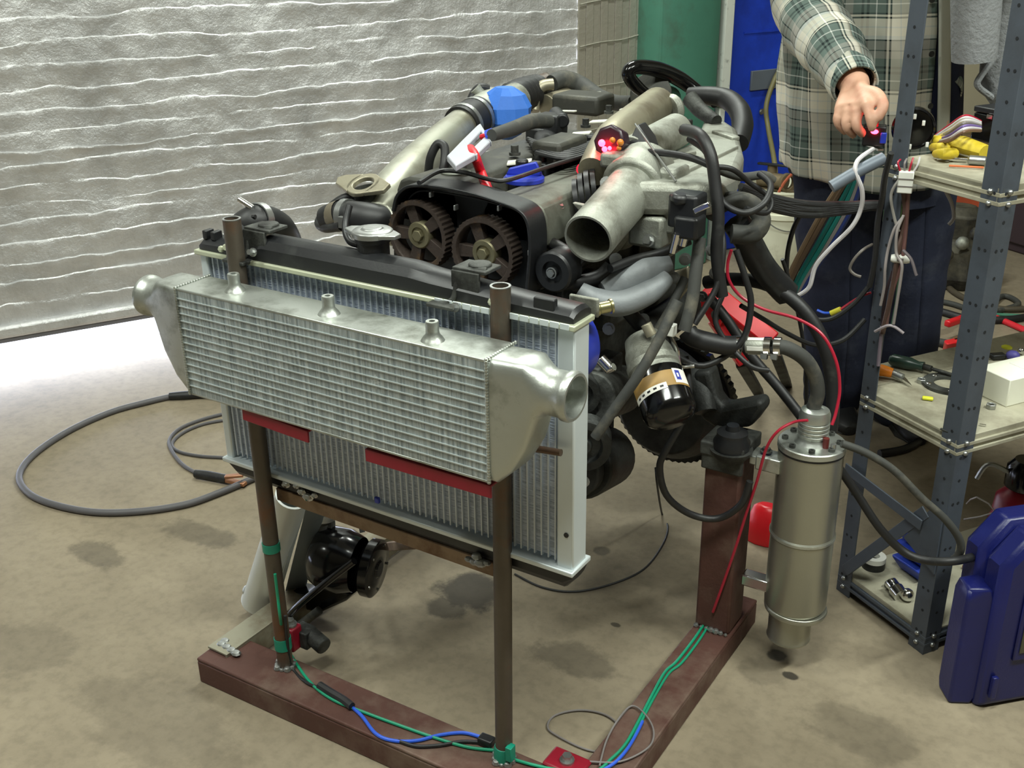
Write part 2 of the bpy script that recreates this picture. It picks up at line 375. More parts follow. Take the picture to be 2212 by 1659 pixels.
m_gplate = mat('grey_door_plate', (104, 112, 122), .5, .2, .1, 10, .1, 60)
obj('plate', M().box(PL(1650, 172, RM(0, .02), WN), (.15, .012, .085), WAX), m_gplate, bd, bevel=.003)
obj('seam', M().box(PL(1650, 68, RM(0, .016), WN), (.22, .006, .008), WAX), m_bluedoor, bd)
obj('bolt', M().bolt(PL(1645, 241, RM(0, .018), WN), WN, .009), m_zinc, bd)
obj('wall_infill', M().box(RM(3.375, -.01, 2.66), (.80, .05, 1.08), WAX), m_cream, bd)
# ceiling lamps
m_tube = mat('lamp_tube', (255, 252, 238), .4, 0, 0, 5, emit=((255, 250, 232), 3.0)); m_house = mat('lamp_housing', (226, 226, 220), .5, 0, .05, 5)
LA = (Vector((math.cos(LROT), math.sin(LROT), 0)), Vector((-math.sin(LROT), math.cos(LROT), 0)), UP)
for (x, y, z), wh in zip(LAMPS, ('over the intercooler', 'over the back of the engine', 'over the tool case', 'beside the foil door')):
    t = thing('ceiling_lamp', f'white fluorescent ceiling lamp with two bare tubes {wh}', 'lamp', (x, y, z+.13), 'fluorescent lamps on the ceiling')
    obj('housing', M().box((x, y, z+.09), (1.3, .2, .08), LA), m_house, t, bevel=.01)
    for s in (-1, 1):
        c = Vector((x, y, z+.02))+LA[1]*(.05*s); obj('tube', M().cyl(c-LA[0]*.6, c+LA[0]*.6, .013, n=12), m_tube, t)
# ================================================================== ENGINE STAND
RZ = .06
m_anglerail = mat('dusty_angle_iron', (150, 146, 128), .5, .5, .14, 14, .1, 120, dirt=(112, 92, 72), damt=.42, dscale=9)
st = thing('engine_stand', 'welded brown steel engine run stand on the floor', 'stand', (-1.0, 1.6, 0))
def channel(p0, p1, w, h, t=.008):
    mb = M(); p0, p1 = Vector(p0), Vector(p1); d = (p1-p0).normalized(); sd = d.cross(UP)
    mb.bar(p0+UP*(h-t/2), p1+UP*(h-t/2), w, t)
    for s in (-1, 1): mb.bar(p0+sd*(s*(w/2-t/2))+UP*((h-t)/2), p1+sd*(s*(w/2-t/2))+UP*((h-t)/2), t, h-t)
    return mb
obj('front_rail', channel((-1.53, 1.212, 0), (-.625, 1.232, 0), .10, RZ), m_rail, st, bevel=.003)
obj('side_rail', channel((-.666, 1.286, 0), (-.666, 1.95, 0), .083, RZ), m_rail, st, bevel=.003)
obj('side_rail', M().angle((-1.475, 1.195, RZ+.005), (-1.475, 1.95, RZ+.005), .055, .005, UP, -1), m_anglerail, st, bevel=.001)
PLx, PRx = (-1.355, 1.240), (-.835, 1.250)
for (x, y), zt, n in ((PLx, .985, 'left'), (PRx, .952, 'right')):
    mb = M().pipe((x, y, RZ-.002), (x+(.012 if n == 'right' else .0), y, zt), .0155, .0125, 28)
    po = obj('post', mb, m_steel, st)
    obj('cut_end', M().pipe((x+(.012 if n == 'right' else 0), y, zt-.0005), (x+(.012 if n == 'right' else 0), y, zt+.0012), .0158, .0122, 28), m_zinc, po)
    wb = M()
    for k in range(10):
        a = k*.63; wb.ball((x+math.cos(a)*.018, y+math.sin(a)*.018, RZ+.002), .0065+.002*math.sin(k*3), 8)
    obj('weld', wb, m_zinc, po)
def band(px, py, x, y, h):
    p = PY(px, py, y); mb = M().lathe((x, y, p.z-h/2), UP, [(0, .0158), (0, .0172), (h, .0172), (h, .0158)], 24); obj('green_tape', mb, m_green, st)
band(566, 1172, *PLx, .018); band(597, 1381, *PLx, .026)
mb = M().lathe((PRx[0], PRx[1], RZ), UP, [(0, .016), (0, .0185), (.02, .0185), (.032, .0165), (.032, .0155)], 24)
mb.box((PRx[0]+.019, PRx[1]-.008, RZ+.03), (.012, .016, .03)); obj('green_tape', mb, m_green, st, bevel=.003)
# crossbar under the radiator: rusty flat angle, with welds, and a second bar behind
p0 = PY(596, 1056, 1.262); p1 = PY(1072, 1222, 1.262)
obj('crossbar', M().angle(p0, p1, .024, .004, UP, -1), m_rustbar, st, bevel=.001)
q0 = PY(960, 1165, 1.30); obj('cross_strut', M().bar(PY(1000, 1165, 1.27), PY(840, 1180, 1.60), .02, .02), m_rustbar, st, bevel=.002)
wb = M()
for i, (px, py) in enumerate([(640, 1050), (652, 1062), (666, 1073), (680, 1070), (618, 1046)]): wb.ball(PY(px, py, 1.252), .006+.002*(i % 3), 8, (1.3, 1, .8))
obj('weld', wb, m_chrome, st)
wb = M()
for i, (px, py) in enumerate([(1012, 1208), (1025, 1213), (1038, 1215), (1052, 1216), (1030, 1202)]): wb.ball(PY(px, py, 1.252), .006+.002*(i % 3), 8, (1.3, 1, .8))
obj('weld', wb, m_zinc, st)
# red angle brackets under the intercooler
for a, b in (((522, 884), (664, 934)), ((788, 972), (1060, 1052))):
    obj('angle_bracket', M().angle(PY(*a, 1.150), PY(*b, 1.150), .020, .004, UP, -1), m_redpaint, st, bevel=.001)
# short rod stub at the right of the intercooler
obj('rod_stub', M().cyl(PY(1130, 965, 1.245), PY(1212, 978, 1.245), .0055, n=14), m_steel, st)
# brown square uprights that carry the engine
UZ = .475
obj('upright', M().b2((-.706, 1.795, RZ), (-.630, 1.875, UZ)), m_rail, st, bevel=.006)
obj('upright', M().b2((-1.53, 1.795, RZ), (-1.455, 1.875, UZ)), m_rail, st, bevel=.006)
obj('top_bracket', M().box((-.668, 1.83, UZ+.012), (.09, .10, .03)).box((-.668, 1.79, UZ-.01), (.085, .012, .05)), m_castdk, st, bevel=.004)
wb = M()
for k in range(7): wb.ball((-.70+k*.011, 1.79, RZ+.004), .006+.002*math.sin(k*5), 8)
obj('weld', wb, m_zinc, st)
# left diagonal brace leg and floor foot
a = PZ(478, 1398, .06); b = PY(552, 1290, 1.30)
wb = M()
for i, (px, py) in enumerate([(478, 1392), (490, 1398), (500, 1405), (510, 1411), (486, 1385)]): wb.ball(PZ(px, py, .066), .009, 8, (1.3, 1.1, .6))
obj('weld', wb, m_zinc, st)
# red caps with bolts on the rail
for (px, py, n) in ((632, 1388, 0), (1225, 1640, 1)):
    p = PZ(px, py, RZ+.012)
    mb = M().box((p.x, p.y, RZ+.004), (.075, .05, .008)) if n else M().box((p.x, p.y, RZ+.028), (.032, .032, .055))
    o = obj('red_lug', mb, m_redpaint, st, bevel=.004)
    obj('bolt', M().bolt((p.x, p.y, RZ+(.008 if n else .056)), UP, .009, .014), m_zinc, o)
p = PZ(690, 1405, RZ)
obj('caster_lug', M().cyl((p.x-.04, p.y+.01, .085), (p.x+.015, p.y, .075), .018, n=18).b2((p.x-.06, p.y-.015, RZ), (p.x-.02, p.y+.02, .10)), m_castdk, st, bevel=.003)
obj('foot_wedge', M().prism([PZ(575, 1520), PZ(625, 1515), PZ(640, 1540), PZ(610, 1535), PZ(590, 1532)], (0, 0, .012)), m_castdk, st)
# tank brackets
obj('tank_bracket', M().box(PY(1655, 990, 1.83), (.055, .045, .02)).box(PY(1660, 1003, 1.81), (.05, .012, .03)), m_alu, st, bevel=.003)
obj('tank_bracket', M().box(PY(1636, 1254, 1.83), (.06, .03, .025)), m_chrome, st, bevel=.003)
obj('bolt', M().bolt(PY(1655, 975, 1.83), UP, .008, .008), m_castdk, st)
# ================================================================== INTERCOOLER
IX0, IX1, IZ0, IZ1, IY0, IY1 = -1.405, -.782, .686, .882, 1.145, 1.221
ic = thing('intercooler', 'silver bar and plate intercooler with round outlets standing before the radiator', 'intercooler', ((IX0+IX1)/2, 1.183, IZ0))
m_icfin, N, L, B = nodes('intercooler_fins')
tc = nd(N, 'ShaderNodeTexCoord')
n1 = fnoise(30, 5, .7); n2 = fnoise(9, 4)
mp = nd(N, 'ShaderNodeMapping'); mp.inputs['Scale'].default_value = (160, 1, 12); L.new(tc.outputs['Object'], mp.inputs[0])
n5 = nd(N, 'ShaderNodeTexNoise'); n5.inputs['Scale'].default_value = 1.2; n5.inputs['Detail'].default_value = 3; L.new(mp.outputs[0], n5.inputs['Vector'])
cr = nd(N, 'ShaderNodeValToRGB'); e = cr.color_ramp.elements; e[0].position = .32; e[0].color = lin((126, 136, 138))+(1,); e[1].position = .70; e[1].color = lin((192, 200, 200))+(1,)
L.new(n5.outputs['Fac'], cr.inputs[0])
c2 = nd(N, 'ShaderNodeValToRGB'); c2.color_ramp.elements[0].position = .62; c2.color_ramp.elements[1].position = .72
L.new(n1.outputs['Fac'], c2.inputs[0]); mx = nd(N, 'ShaderNodeMix', data_type='RGBA'); L.new(c2.outputs[0], mx.inputs[0]); L.new(cr.outputs[0], mx.inputs[6]); mx.inputs[7].default_value = lin((214, 220, 220))+(1,)
L.new(mx.outputs[2], B.inputs['Base Color']); B.inputs['Roughness'].default_value = .5; B.inputs['Metallic'].default_value = .45
bp = nd(N, 'ShaderNodeBump'); bp.inputs['Strength'].default_value = .8; bp.inputs['Distance'].default_value = .004; L.new(n5.outputs['Fac'], bp.inputs['Height']); L.new(bp.outputs[0], B.inputs['Normal'])
def rrect(cx_, cz_, w, h, r, y, n=5):
    out = []
    for (sx, sz, a0) in ((1, 1, 0), (-1, 1, 90), (-1, -1, 180), (1, -1, 270)):
        for k in range(n):
            a = math.radians(a0+90*k/(n-1)); out.append(Vector((cx_+sx*(w/2-r)+math.cos(a)*r, y, cz_+sz*(h/2-r)+math.sin(a)*r)))
    return out
obj('fin_core', M().b2((IX0, IY0+.0008, IZ0+.003), (IX1, IY1-.003, IZ1-.004)), m_icfin, ic)
obj('top_plate', M().b2((IX0, IY0, IZ1-.005), (IX1, IY1, IZ1)), m_alu, ic, bevel=.002)
obj('bottom_plate', M().b2((IX0, IY0, IZ0), (IX1, IY1, IZ0+.005)), m_alu, ic, bevel=.002)
m_bar = mat('bright_bar_edge', (190, 198, 198), .45, .5, .15, 40, .1, 200)
b0 = None; NB = 13
for i in range(NB):
    z = IZ0+.005+(IZ1-IZ0-.010)*(i+1)/(NB+1)
    if b0 is None:
        b0 = obj('bar', M().b2((IX0, IY0-.0008, z-.0009), (IX1, IY0+.004, z+.0009)).b2((IX0, IY1-.004, z-.0017), (IX1, IY1+.001, z+.0017)), m_bar, ic); z00 = z
    else: inst(b0, (0, 0, z-z00), ic)
def tank(sx):
    x0 = IX1 if sx > 0 else IX0
    OZ = .838; yc = (IY0+IY1)/2; n = 32
    def rect(x, z0, z1, dy, rr):
        out = []
        for k in range(n):
            a = 2*math.pi*k/n; c, s = math.cos(a), math.sin(a); pw = .25 if rr else 1
            out.append(Vector((x, yc+math.copysign(abs(c)**pw, c)*dy/2, (z0+z1)/2+math.copysign(abs(s)**pw, s)*(z1-z0)/2)))
        return out
    d = IY1-IY0
    secs = [rect(x0, IZ0, IZ1, d, 1), rect(x0+sx*.012, IZ0, IZ1, d, 1), rect(x0+sx*.035, IZ0+.022, IZ1+.001, d*.98, 1), rect(x0+sx*.058, IZ0+.062, IZ1+.001, d*.92, 1)]
    r = .0335
    circ = lambda x, q: [Vector((x, yc+math.cos(2*math.pi*k/n)*q, OZ+math.sin(2*math.pi*k/n)*q)) for k in range(n)]
    secs += [[a.lerp(b, .65) for a, b in zip(rect(x0+sx*.074, IZ0+.10, IZ1-.004, d*.88, 1), circ(x0+sx*.074, r*1.05))], circ(x0+sx*.086, r), circ(x0+sx*.108, r), circ(x0+sx*.112, r*1.09), circ(x0+sx*.120, r*1.10), circ(x0+sx*.124, r*1.02), circ(x0+sx*.124, r*.9), circ(x0+sx*.085, r*.88), circ(x0+sx*.06, r*.5)]
    o = obj('end_tank', M().loft(secs, cap=False), m_alu, ic, smooth=40)
    wb = M()
    for k in range(42):
        z = IZ0+.003+(IZ1-IZ0-.006)*k/41; wb.ball((x0+sx*.002, IY0-.0005, z), .0034, 6)
    for k in range(14):
        y = IY0+(IY1-IY0)*k/13; wb.ball((x0+sx*.002, y, IZ1), .0034, 6)
    obj('weld_bead', wb, m_alu, o)
tank(1); tank(-1)
for (px, py) in ((508, 628), (711, 678), (935, 735)):
    p = PZ(px, py, IZ1); p.y = min(max(p.y, 1.165), 1.20)
    o = obj('bung', M().lathe((p.x, p.y, IZ1), UP, [(0, .018), (.004, .0155), (.010, .0105), (.016, .0098), (.028, .0102), (.030, .0092), (.030, .0045), (.012, .0045), (.012, 0)], 20), m_alu, ic)
# ================================================================== RADIATOR
RX0, RX1, RZ0, RZ1, RY0, RY1 = -1.468, -.703, .500, .905, 1.262, 1.300
rd = thing('radiator', 'silver core radiator with black plastic tanks held between the steel posts', 'radiator', ((RX0+RX1)/2, 1.28, RZ0-.03))
m_rfin, N, L, B = nodes('radiator_fins')
tc = nd(N, 'ShaderNodeTexCoord')
mp = nd(N, 'ShaderNodeMapping'); mp.inputs['Scale'].default_value = (40, 1, 420); L.new(tc.outputs['Object'], mp.inputs[0])
n5 = nd(N, 'ShaderNodeTexNoise'); n5.inputs['Scale'].default_value = 1.0; n5.inputs['Detail'].default_value = 2; L.new(mp.outputs[0], n5.inputs['Vector'])
cr = nd(N, 'ShaderNodeValToRGB'); e = cr.color_ramp.elements; e[0].position = .35; e[0].color = lin((150, 160, 178))+(1,); e[1].position = .65; e[1].color = lin((196, 206, 222))+(1,)
L.new(n5.outputs['Fac'], cr.inputs[0]); L.new(cr.outputs[0], B.inputs['Base Color']); B.inputs['Roughness'].default_value = .55; B.inputs['Metallic'].default_value = .3
bp = nd(N, 'ShaderNodeBump'); bp.inputs['Strength'].default_value = .8; bp.inputs['Distance'].default_value = .003; L.new(n5.outputs['Fac'], bp.inputs['Height']); L.new(bp.outputs[0], B.inputs['Normal'])
m_rtube = mat('radiator_tube', (206, 214, 222), .45, .35, .06, 30)
m_rframe = mat('radiator_frame', (212, 220, 222), .42, .35, .06, 12, .04, 100)
m_strip = mat('aluminium_lip', (200, 204, 178), .42, .5, .08, 12)
obj('fin_core', M().b2((RX0+.02, RY0+.004, RZ0+.01), (RX1-.02, RY1-.004, RZ1-.008)), m_rfin, rd)
NT = 56; t0 = None
for i in range(NT):
    x = RX0+.028+(RX1-RX0-.062)*i/(NT-1)
    if t0 is None:
        t0 = obj('cooling_tube', M().b2((x-.0011, RY0, RZ0+.006), (x+.0011, RY1, RZ1-.006)), m_rtube, rd); x00 = x
    else: inst(t0, (x-x00, 0, 0), rd)
for x0, x1 in ((RX0, RX0+.018), (RX1-.030, RX1)):
    o = obj('side_plate', M().b2((x0, RY0-.003, RZ0-.004), (x1, RY1+.003, RZ1+.002)), m_rframe, rd, bevel=.003)
    if x0 > -1:
        for z in (.82, .56): obj('hole', M().cyl((RX1-.012, RY0-.0045, z), (RX1-.012, RY0-.002, z), .0042, n=14), m_black, o)
obj('top_lip', M().b2((RX0-.004, RY0-.012, RZ1-.002), (RX1+.004, RY1+.012, RZ1+.007)), m_strip, rd, bevel=.002)
obj('bottom_lip', M().b2((RX0-.004, RY0-.012, RZ0-.010), (RX1+.004, RY1+.012, RZ0-.001)), m_rframe, rd, bevel=.002)
c0 = None
for i in range(14):
    x = RX1-.012-i*.017
    if c0 is None: c0 = obj('crimp_tab', M().b2((x-.0078, RY0-.0132, RZ1-.001), (x+.0078, RY0-.011, RZ1+.009)), m_rframe, rd, bevel=.001); xc = x
    else: inst(c0, (x-xc, 0, 0), rd)
def tank_sec(x, y0, y1, z0, z1, n=5):
    return [Vector((x, y0, z0)), Vector((x, y0, z0+(z1-z0)*.55)), Vector((x, y0+(y1-y0)*.15, z0+(z1-z0)*.86)), Vector((x, y0+(y1-y0)*.38, z1)), Vector((x, y0+(y1-y0)*.62, z1)), Vector((x, y0+(y1-y0)*.85, z0+(z1-z0)*.86)), Vector((x, y1, z0+(z1-z0)*.55)), Vector((x, y1, z0))]
Y0, Y1 = RY0-.006, RY1+.012
zt = RZ1+.007
secs = [tank_sec(x, Y0+a, Y1-a, zt, zt+h) for x, h, a in ((RX0+.003, .012, .002), (RX0+.01, .02, 0), (RX0+.06, .022, 0), (-1.34, .030, 0), (-1.31, .042, 0), (-1.0, .042, 0), (-.96, .036, 0), (-.80, .024, 0), (RX1-.008, .020, 0), (RX1-.002, .014, .002))]
obj('top_tank', M().loft(secs), m_black, rd, smooth=30)
obj('bottom_tank', M().loft([tank_sec(x, Y0+.004, Y1-.004, RZ0-.010, RZ0-.010-h) for x, h in ((RX0+.003, .012), (RX0+.02, .035), (RX1-.02, .038), (RX1-.002, .016))]), m_black, rd, smooth=30)
for x in (RX0+.015, RX0+.035): obj('tank_clip', M().box((x, RY0+.01, zt+.026), (.010, .02, .016)), m_black, rd, bevel=.002)
obj('tank_clip', M().box((-.755, RY0+.002, zt+.020), (.035, .012, .02)), m_black, rd, bevel=.002)
# neck, cap and inlet
pc = PY(806, 520, 1.300)
cxp, cyp, czp = pc.x, 1.300, zt+.035
o = obj('filler_neck', M().lathe((cxp, cyp, czp), UP, [(-.02, .026), (.02, .026), (.022, .030), (.030, .030)], 28), m_black, rd)
o2 = obj('radiator_cap', M().lathe((cxp, cyp, czp+.030), UP, [(0, .034), (.008, .034), (.011, .030), (.011, .018), (.014, .016), (.014, 0)], 28).prism([(cxp-.052, cyp-.008, czp+.031), (cxp-.03, cyp-.02, czp+.031), (cxp+.03, cyp-.02, czp+.031), (cxp+.052, cyp-.008, czp+.031), (cxp+.052, cyp+.008, czp+.031), (cxp+.03, cyp+.02, czp+.031), (cxp-.03, cyp+.02, czp+.031), (cxp-.052, cyp+.008, czp+.031)], (0, 0, .007)), m_zinc, rd, bevel=.0015)
obj('overflow_pipe', M().tube([(cxp-.03, cyp, czp+.01), (cxp-.055, cyp+.005, czp+.012), (cxp-.075, cyp+.02, czp+.03), (cxp-.08, cyp+.04, czp+.06)], .006, 10), m_black, rd)
# upper brackets on the tank
def bracket(pa, sc=1.0):
    p = PY(*pa, 1.285); mb = M()
    mb.box((p.x, 1.262, p.z), (.05*sc, .006, .05)).box((p.x+.005, 1.285, p.z+.026), (.06*sc, .045, .006)).box((p.x-.03, 1.25, p.z-.028), (.05*sc, .035, .006))
    mb.tube([(p.x-.045, 1.246, p.z-.03), (p.x-.02, 1.255, p.z-.02), (p.x-.012, 1.268, p.z+.02), (p.x+.03, 1.275, p.z+.028)], .005, 8)
    mb.lathe((p.x+.01, 1.287, p.z+.029), UP, [(0, .018), (.004, .018), (.006, .01), (.006, 0)], 18)
    return mb
b1 = obj('hold_down_bracket', bracket((573, 522)), m_castdk, rd, bevel=.0015)
b2_ = obj('hold_down_bracket', bracket((1025, 612)), m_castdk, rd, bevel=.0015)
for (px, py) in ((986, 664), (548, 545)): obj('bracket_bolt', M().bolt(PY(px, py, 1.246), (0, -1, .3), .005, .012), m_zinc, rd)
for grp in (((478, 538), (488, 534), (498, 533), (508, 535)), ((1062, 652), (1070, 656), (1076, 652))):
    wb = M()
    for (px, py) in grp: wb.ball(PY(px, py, 1.243), .0062, 8)
    obj('weld', wb, m_strip, rd)
# hose with clamp on the tank's far end
hp = [PY(520, 520, 1.32), PY(528, 495, 1.34), PY(560, 478, 1.36), PY(600, 490, 1.42), PY(622, 520, 1.5)]
ho = obj('radiator_hose', M().tube(hp, [.030, .031, .031, .029, .027], 20), m_rubber, rd)
obj('hose_clamp', M().lathe(hp[2]-Vector((.0, .0, 0)), hp[3]-hp[1], [(-.007, .0315), (-.007, .034), (.007, .034), (.007, .0315)], 24), m_zinc, ho)
cs = hp[2]+Vector((-.008, -.015, .032)); obj('clamp_screw', M().cyl(cs-Vector((.02, 0, -.008)), cs+Vector((.012, 0, -.004)), .0055, n=12), m_chrome, ho)
obj('clamp_tail', M().tube([PY(525, 480, 1.34), PY(538, 470, 1.335), PY(552, 468, 1.335)], .004, 6), m_rubber, ho)
# brass outlet on the near end
o = obj('outlet_fitting', M().lathe(PY(1268, 672, 1.33), PY(1322, 661, 1.36)-PY(1268, 672, 1.33), [(0, .006), (0, .011), (.45, .011), (.5, .009), (.9, .009), (.92, .0115), (1, .0115), (1, .006)], 18, rel=True), mat('brass_plated', (176, 172, 132), .28, .9, .1, 20), rd)
obj('outlet_flange', M().box(PY(1262, 660, 1.325), (.05, .006, .03)), m_cast, rd, bevel=.003)
# blue electric fan behind the core
fe_ = PY(1283, 762, 1.345); fc = Vector((fe_.x-.068, 1.345, fe_.z))
f1 = obj('fan_shroud', M().lathe(fc, (0, 1, 0), [(-.025, .060), (-.025, .066), (.02, .068), (.03, .062), (.03, .056), (.02, .058), (-.025, .060)], 48), m_blue, rd)
fb = M()
for k in range(6):
    a = k*math.pi/3; c = fc+Vector((math.cos(a)*.038, .01, math.sin(a)*.038)); rad = Vector((math.cos(a), 0, math.sin(a))); tg = Vector((-math.sin(a), .45, math.cos(a))).normalized()
    fb.box(c, (.036, .022, .003), (rad, tg, rad.cross(tg)))
fb.cyl(fc-Vector((0, .012, 0)), fc+Vector((0, .04, 0)), .024, n=24); obj('fan_blades', fb, m_blue, f1)
obj('blue_tie', M().box(PY(815, 1080, 1.248), (.010, .006, .012)), m_blue, rd, bevel=.002)
# ================================================================== ENGINE
def Q(s):
    a, b, c = s.split(); v = float(c[1:]); return {'x': PX, 'y': PY, 'z': PZ}[c[0]](float(a), float(b), v)
def QS(s): return [Q(q) for q in s.split(';')]
en = thing('engine', 'six cylinder twin cam car engine with exposed cam gears mounted on the stand', 'engine', (-1.12, 1.9, .25))
def E_(name, mb, mt, bevel=0, par=None, **k): return obj(name, mb, mt, par or en, bevel=bevel, **k)
m_block = mat('oily_engine_block', (58, 60, 58), .55, .4, .3, 25, .35, 120, dirt=(28, 28, 27), damt=.5, dscale=9)
m_cover = mat('dusty_cam_cover', (106, 108, 98), .5, .45, .18, 18, .12, 200, dirt=(70, 66, 56), damt=.42, dscale=9)
m_coverdk = mat('dark_cam_cover', (62, 62, 56), .55, .2, .2, 18, .15, 200, dirt=(96, 94, 82), damt=.34, dscale=10)
m_tan = mat('oxidised_aluminium', (158, 152, 132), .45, .65, .14, 14, .12, 160, dirt=(118, 108, 88), damt=.4, dscale=8)
m_smooth = mat('satin_aluminium_pipe', (172, 172, 158), .38, .65, .10, 9, .05, 120, dirt=(132, 128, 110), damt=.4, dscale=6)
EY0, EY1 = 1.655, 2.22
m_runner = mat('blue_grey_casting', (124, 128, 130), .58, .2, .12, 16, .12, 180, dirt=(96, 100, 104), damt=.35, dscale=9)
blk = E_('engine_block', M().b2((-1.29, EY0, .50), (-1.0, EY1, .80)).b2((-1.31, EY0, .46), (-.985, EY1, .50)), m_block, .008)
for i in range(5):
    y = EY0+.06+i*.11; E_('rib', M().b2((-1.0, y, .51), (-.985, y+.02, .79)), m_block, .003, blk)
E_('cylinder_head', M().b2((-1.305, EY0-.01, .80), (-.99, EY1, .90)), m_castdk, .006)
E_('oil_pan', M().prism([(-1.27, EY0+.02, .46), (-1.02, EY0+.02, .46), (-1.06, EY0+.05, .36), (-1.24, EY0+.05, .36)], (0, .48, 0)).b2((-1.22, 1.9, .29), (-1.07, 2.12, .37)), m_block, .008)
def cover(x0, x1, z0, z1, y0, y1):
    xm = (x1-x0); prof = [(x0, z0), (x0+.004, z1-.028), (x0+.014, z1-.008), (x0+.035, z1), (x1-.035, z1), (x1-.014, z1-.008), (x1-.004, z1-.028), (x1, z0)]
    return M().prism([(a, y0, b) for a, b in prof], (0, y1-y0, 0))
cl = E_('cam_cover', cover(-1.32, -1.165, .895, .985, 1.635, EY1), m_coverdk, .006)
cr_ = E_('cam_cover', cover(-1.118, -.972, .890, .972, 1.635, EY1), m_cover, .006)
E_('valley_plate', M().b2((-1.168, 1.64, .90), (-1.115, EY1, .935)), m_coverdk, .003)
for i in range(5):
    y = 1.70+i*.125
    E_('cover_bolt', M().bolt((-1.295, y, .972), (-.3, 0, 1), .006), m_zinc, 0, cl); E_('cover_bolt', M().bolt((-.985, y, .95), (.6, 0, 1), .006), m_zinc, 0, cr_)
pl = Q('975 388 z0.985'); E_('cover_boss', M().lathe((-1.225, 1.71, .984), UP, [(0, .03), (.004, .03), (.006, .024), (.003, .02), (.003, 0)], 24), m_cover, 0, cl)
# blue oil filler cap
oc = Q('1132 392 z0.972')
cap = E_('oil_filler_cap', M().lathe((oc.x, oc.y, .970), UP, [(0, .034), (.003, .0395), (.010, .040), (.014, .036), (.015, 0)], 36), m_blue)
E_('cap_grip', M().prism([(oc.x-.034, oc.y-.012, .984), (oc.x-.028, oc.y-.010, .996), (oc.x+.022, oc.y+.008, 1.010), (oc.x+.034, oc.y+.012, .984)], (-.004, .010, 0)), m_blue, .002, cap)
# timing gears and cover
G = [Vector((-1.231, 1.60, .888)), Vector((-1.082, 1.60, .874))]
bp_ = [Q(f'{a} {b} y1.635') for a, b in ((850, 470), (868, 414), (890, 402), (1000, 415), (1085, 440), (1130, 460), (1147, 490), (1150, 600), (1140, 690), (870, 640), (850, 560))]
E_('timing_backplate', M().prism(bp_, (0, .012, 0)), m_black, .002)
def ribbon(pts, cen, th, ext):
    mb = M(); ext = Vector(ext); n = len(pts); inn = [q+(cen-q).normalized()*th for q in pts]
    b = 0; vs = []
    for q, i_ in zip(pts, inn): vs += [q, i_, i_+ext, q+ext]
    fs = []
    for k in range(n-1):
        for j in range(4): fs.append((k*4+j, k*4+(j+1) % 4, k*4+4+(j+1) % 4, k*4+4+j))
    fs += [(0, 1, 2, 3), tuple((n-1)*4+j for j in (3, 2, 1, 0))]
    return mb.add(vs, fs)
rim = smooth_path([Q(f'{a} {b} y1.575') for a, b in ((845, 455), (852, 425), (868, 406), (890, 399), (940, 401), (1010, 414), (1080, 436), (1118, 452), (1138, 475), (1146, 515), (1145, 570), (1139, 640))], 4)
rm = E_('timing_cover', ribbon(rim, Vector((-1.15, 1.575, .86)), .006, (0, .058, 0)), m_black, .0015, smooth=50)
rim2 = [q+Vector((0, .022, 0))+(Vector((-1.15, 1.575, .86))-q).normalized()*.016 for q in rim]
E_('inner_lip', ribbon(rim2, Vector((-1.15, 1.597, .86)), .004, (0, .035, 0)), m_black, .001, rm, smooth=50)
for (px, py) in ((932, 420), (985, 448), (1079, 449), (1145, 545)):
    E_('cover_clip', M().box(Q(f'{px} {py} y1.585'), (.004, .012, .010)), m_zinc, .001, rm)
def gear_mesh(c, R=.069, w=.034, teeth=44, ph=0.35):
    mb = M(); n = teeth*2
    ro = []
    for y in (-w/2, w/2):
        ring = []
        for k in range(n):
            a = 2*math.pi*k/n; r = R if k % 2 else R-.0028; ring.append(Vector((c.x+math.cos(a)*r, c.y+y, c.z+math.sin(a)*r)))
        ro.append(ring)
    ri = []
    for y in (-w/2, -w/2+.004, w/2):
        r = R-.012 if y > -w/2 else R-.010
        ri.append([Vector((c.x+math.cos(2*math.pi*k/n)*r, c.y+y, c.z+math.sin(2*math.pi*k/n)*r)) for k in range(n)])
    mb.loft([ro[0], ro[1], ri[2], ri[1], ri[0], ro[0]], cap=False)
    for k in range(5):
        a = 2*math.pi*k/5+ph+math.pi/2; rad = Vector((math.cos(a), 0, math.sin(a))); tg = Vector((-math.sin(a), 0, math.cos(a)))
        p0 = c+rad*.018; p1 = c+rad*(R-.009); y0 = Vector((0, -.009, 0)); y1 = Vector((0, .006, 0))
        mb.add([p0-tg*.010+y0, p0+tg*.010+y0, p1+tg*.0125+y0, p1-tg*.0125+y0, p0-tg*.010+y1, p0+tg*.010+y1, p1+tg*.0125+y1, p1-tg*.0125+y1],
               [(0, 1, 2, 3), (7, 6, 5, 4), (0, 4, 5, 1), (1, 5, 6, 2), (2, 6, 7, 3), (3, 7, 4, 0)])
    return mb
for c in G:
    g = E_('cam_gear', gear_mesh(c), m_gear, .0008, smooth=30)
    E_('gear_hub', M().lathe(c+Vector((0, .008, 0)), (0, -1, 0), [(0, .027), (.016, .027), (.020, .024), (.020, .016), (.017, .015), (.017, 0)], 32), m_hub, 0, g)
    E_('gear_bolt', M().lathe(c-Vector((0, .009, 0)), (0, -1, 0), [(0, .0115), (.009, .0115), (.009, 0)], 6), m_hub, .001, g)
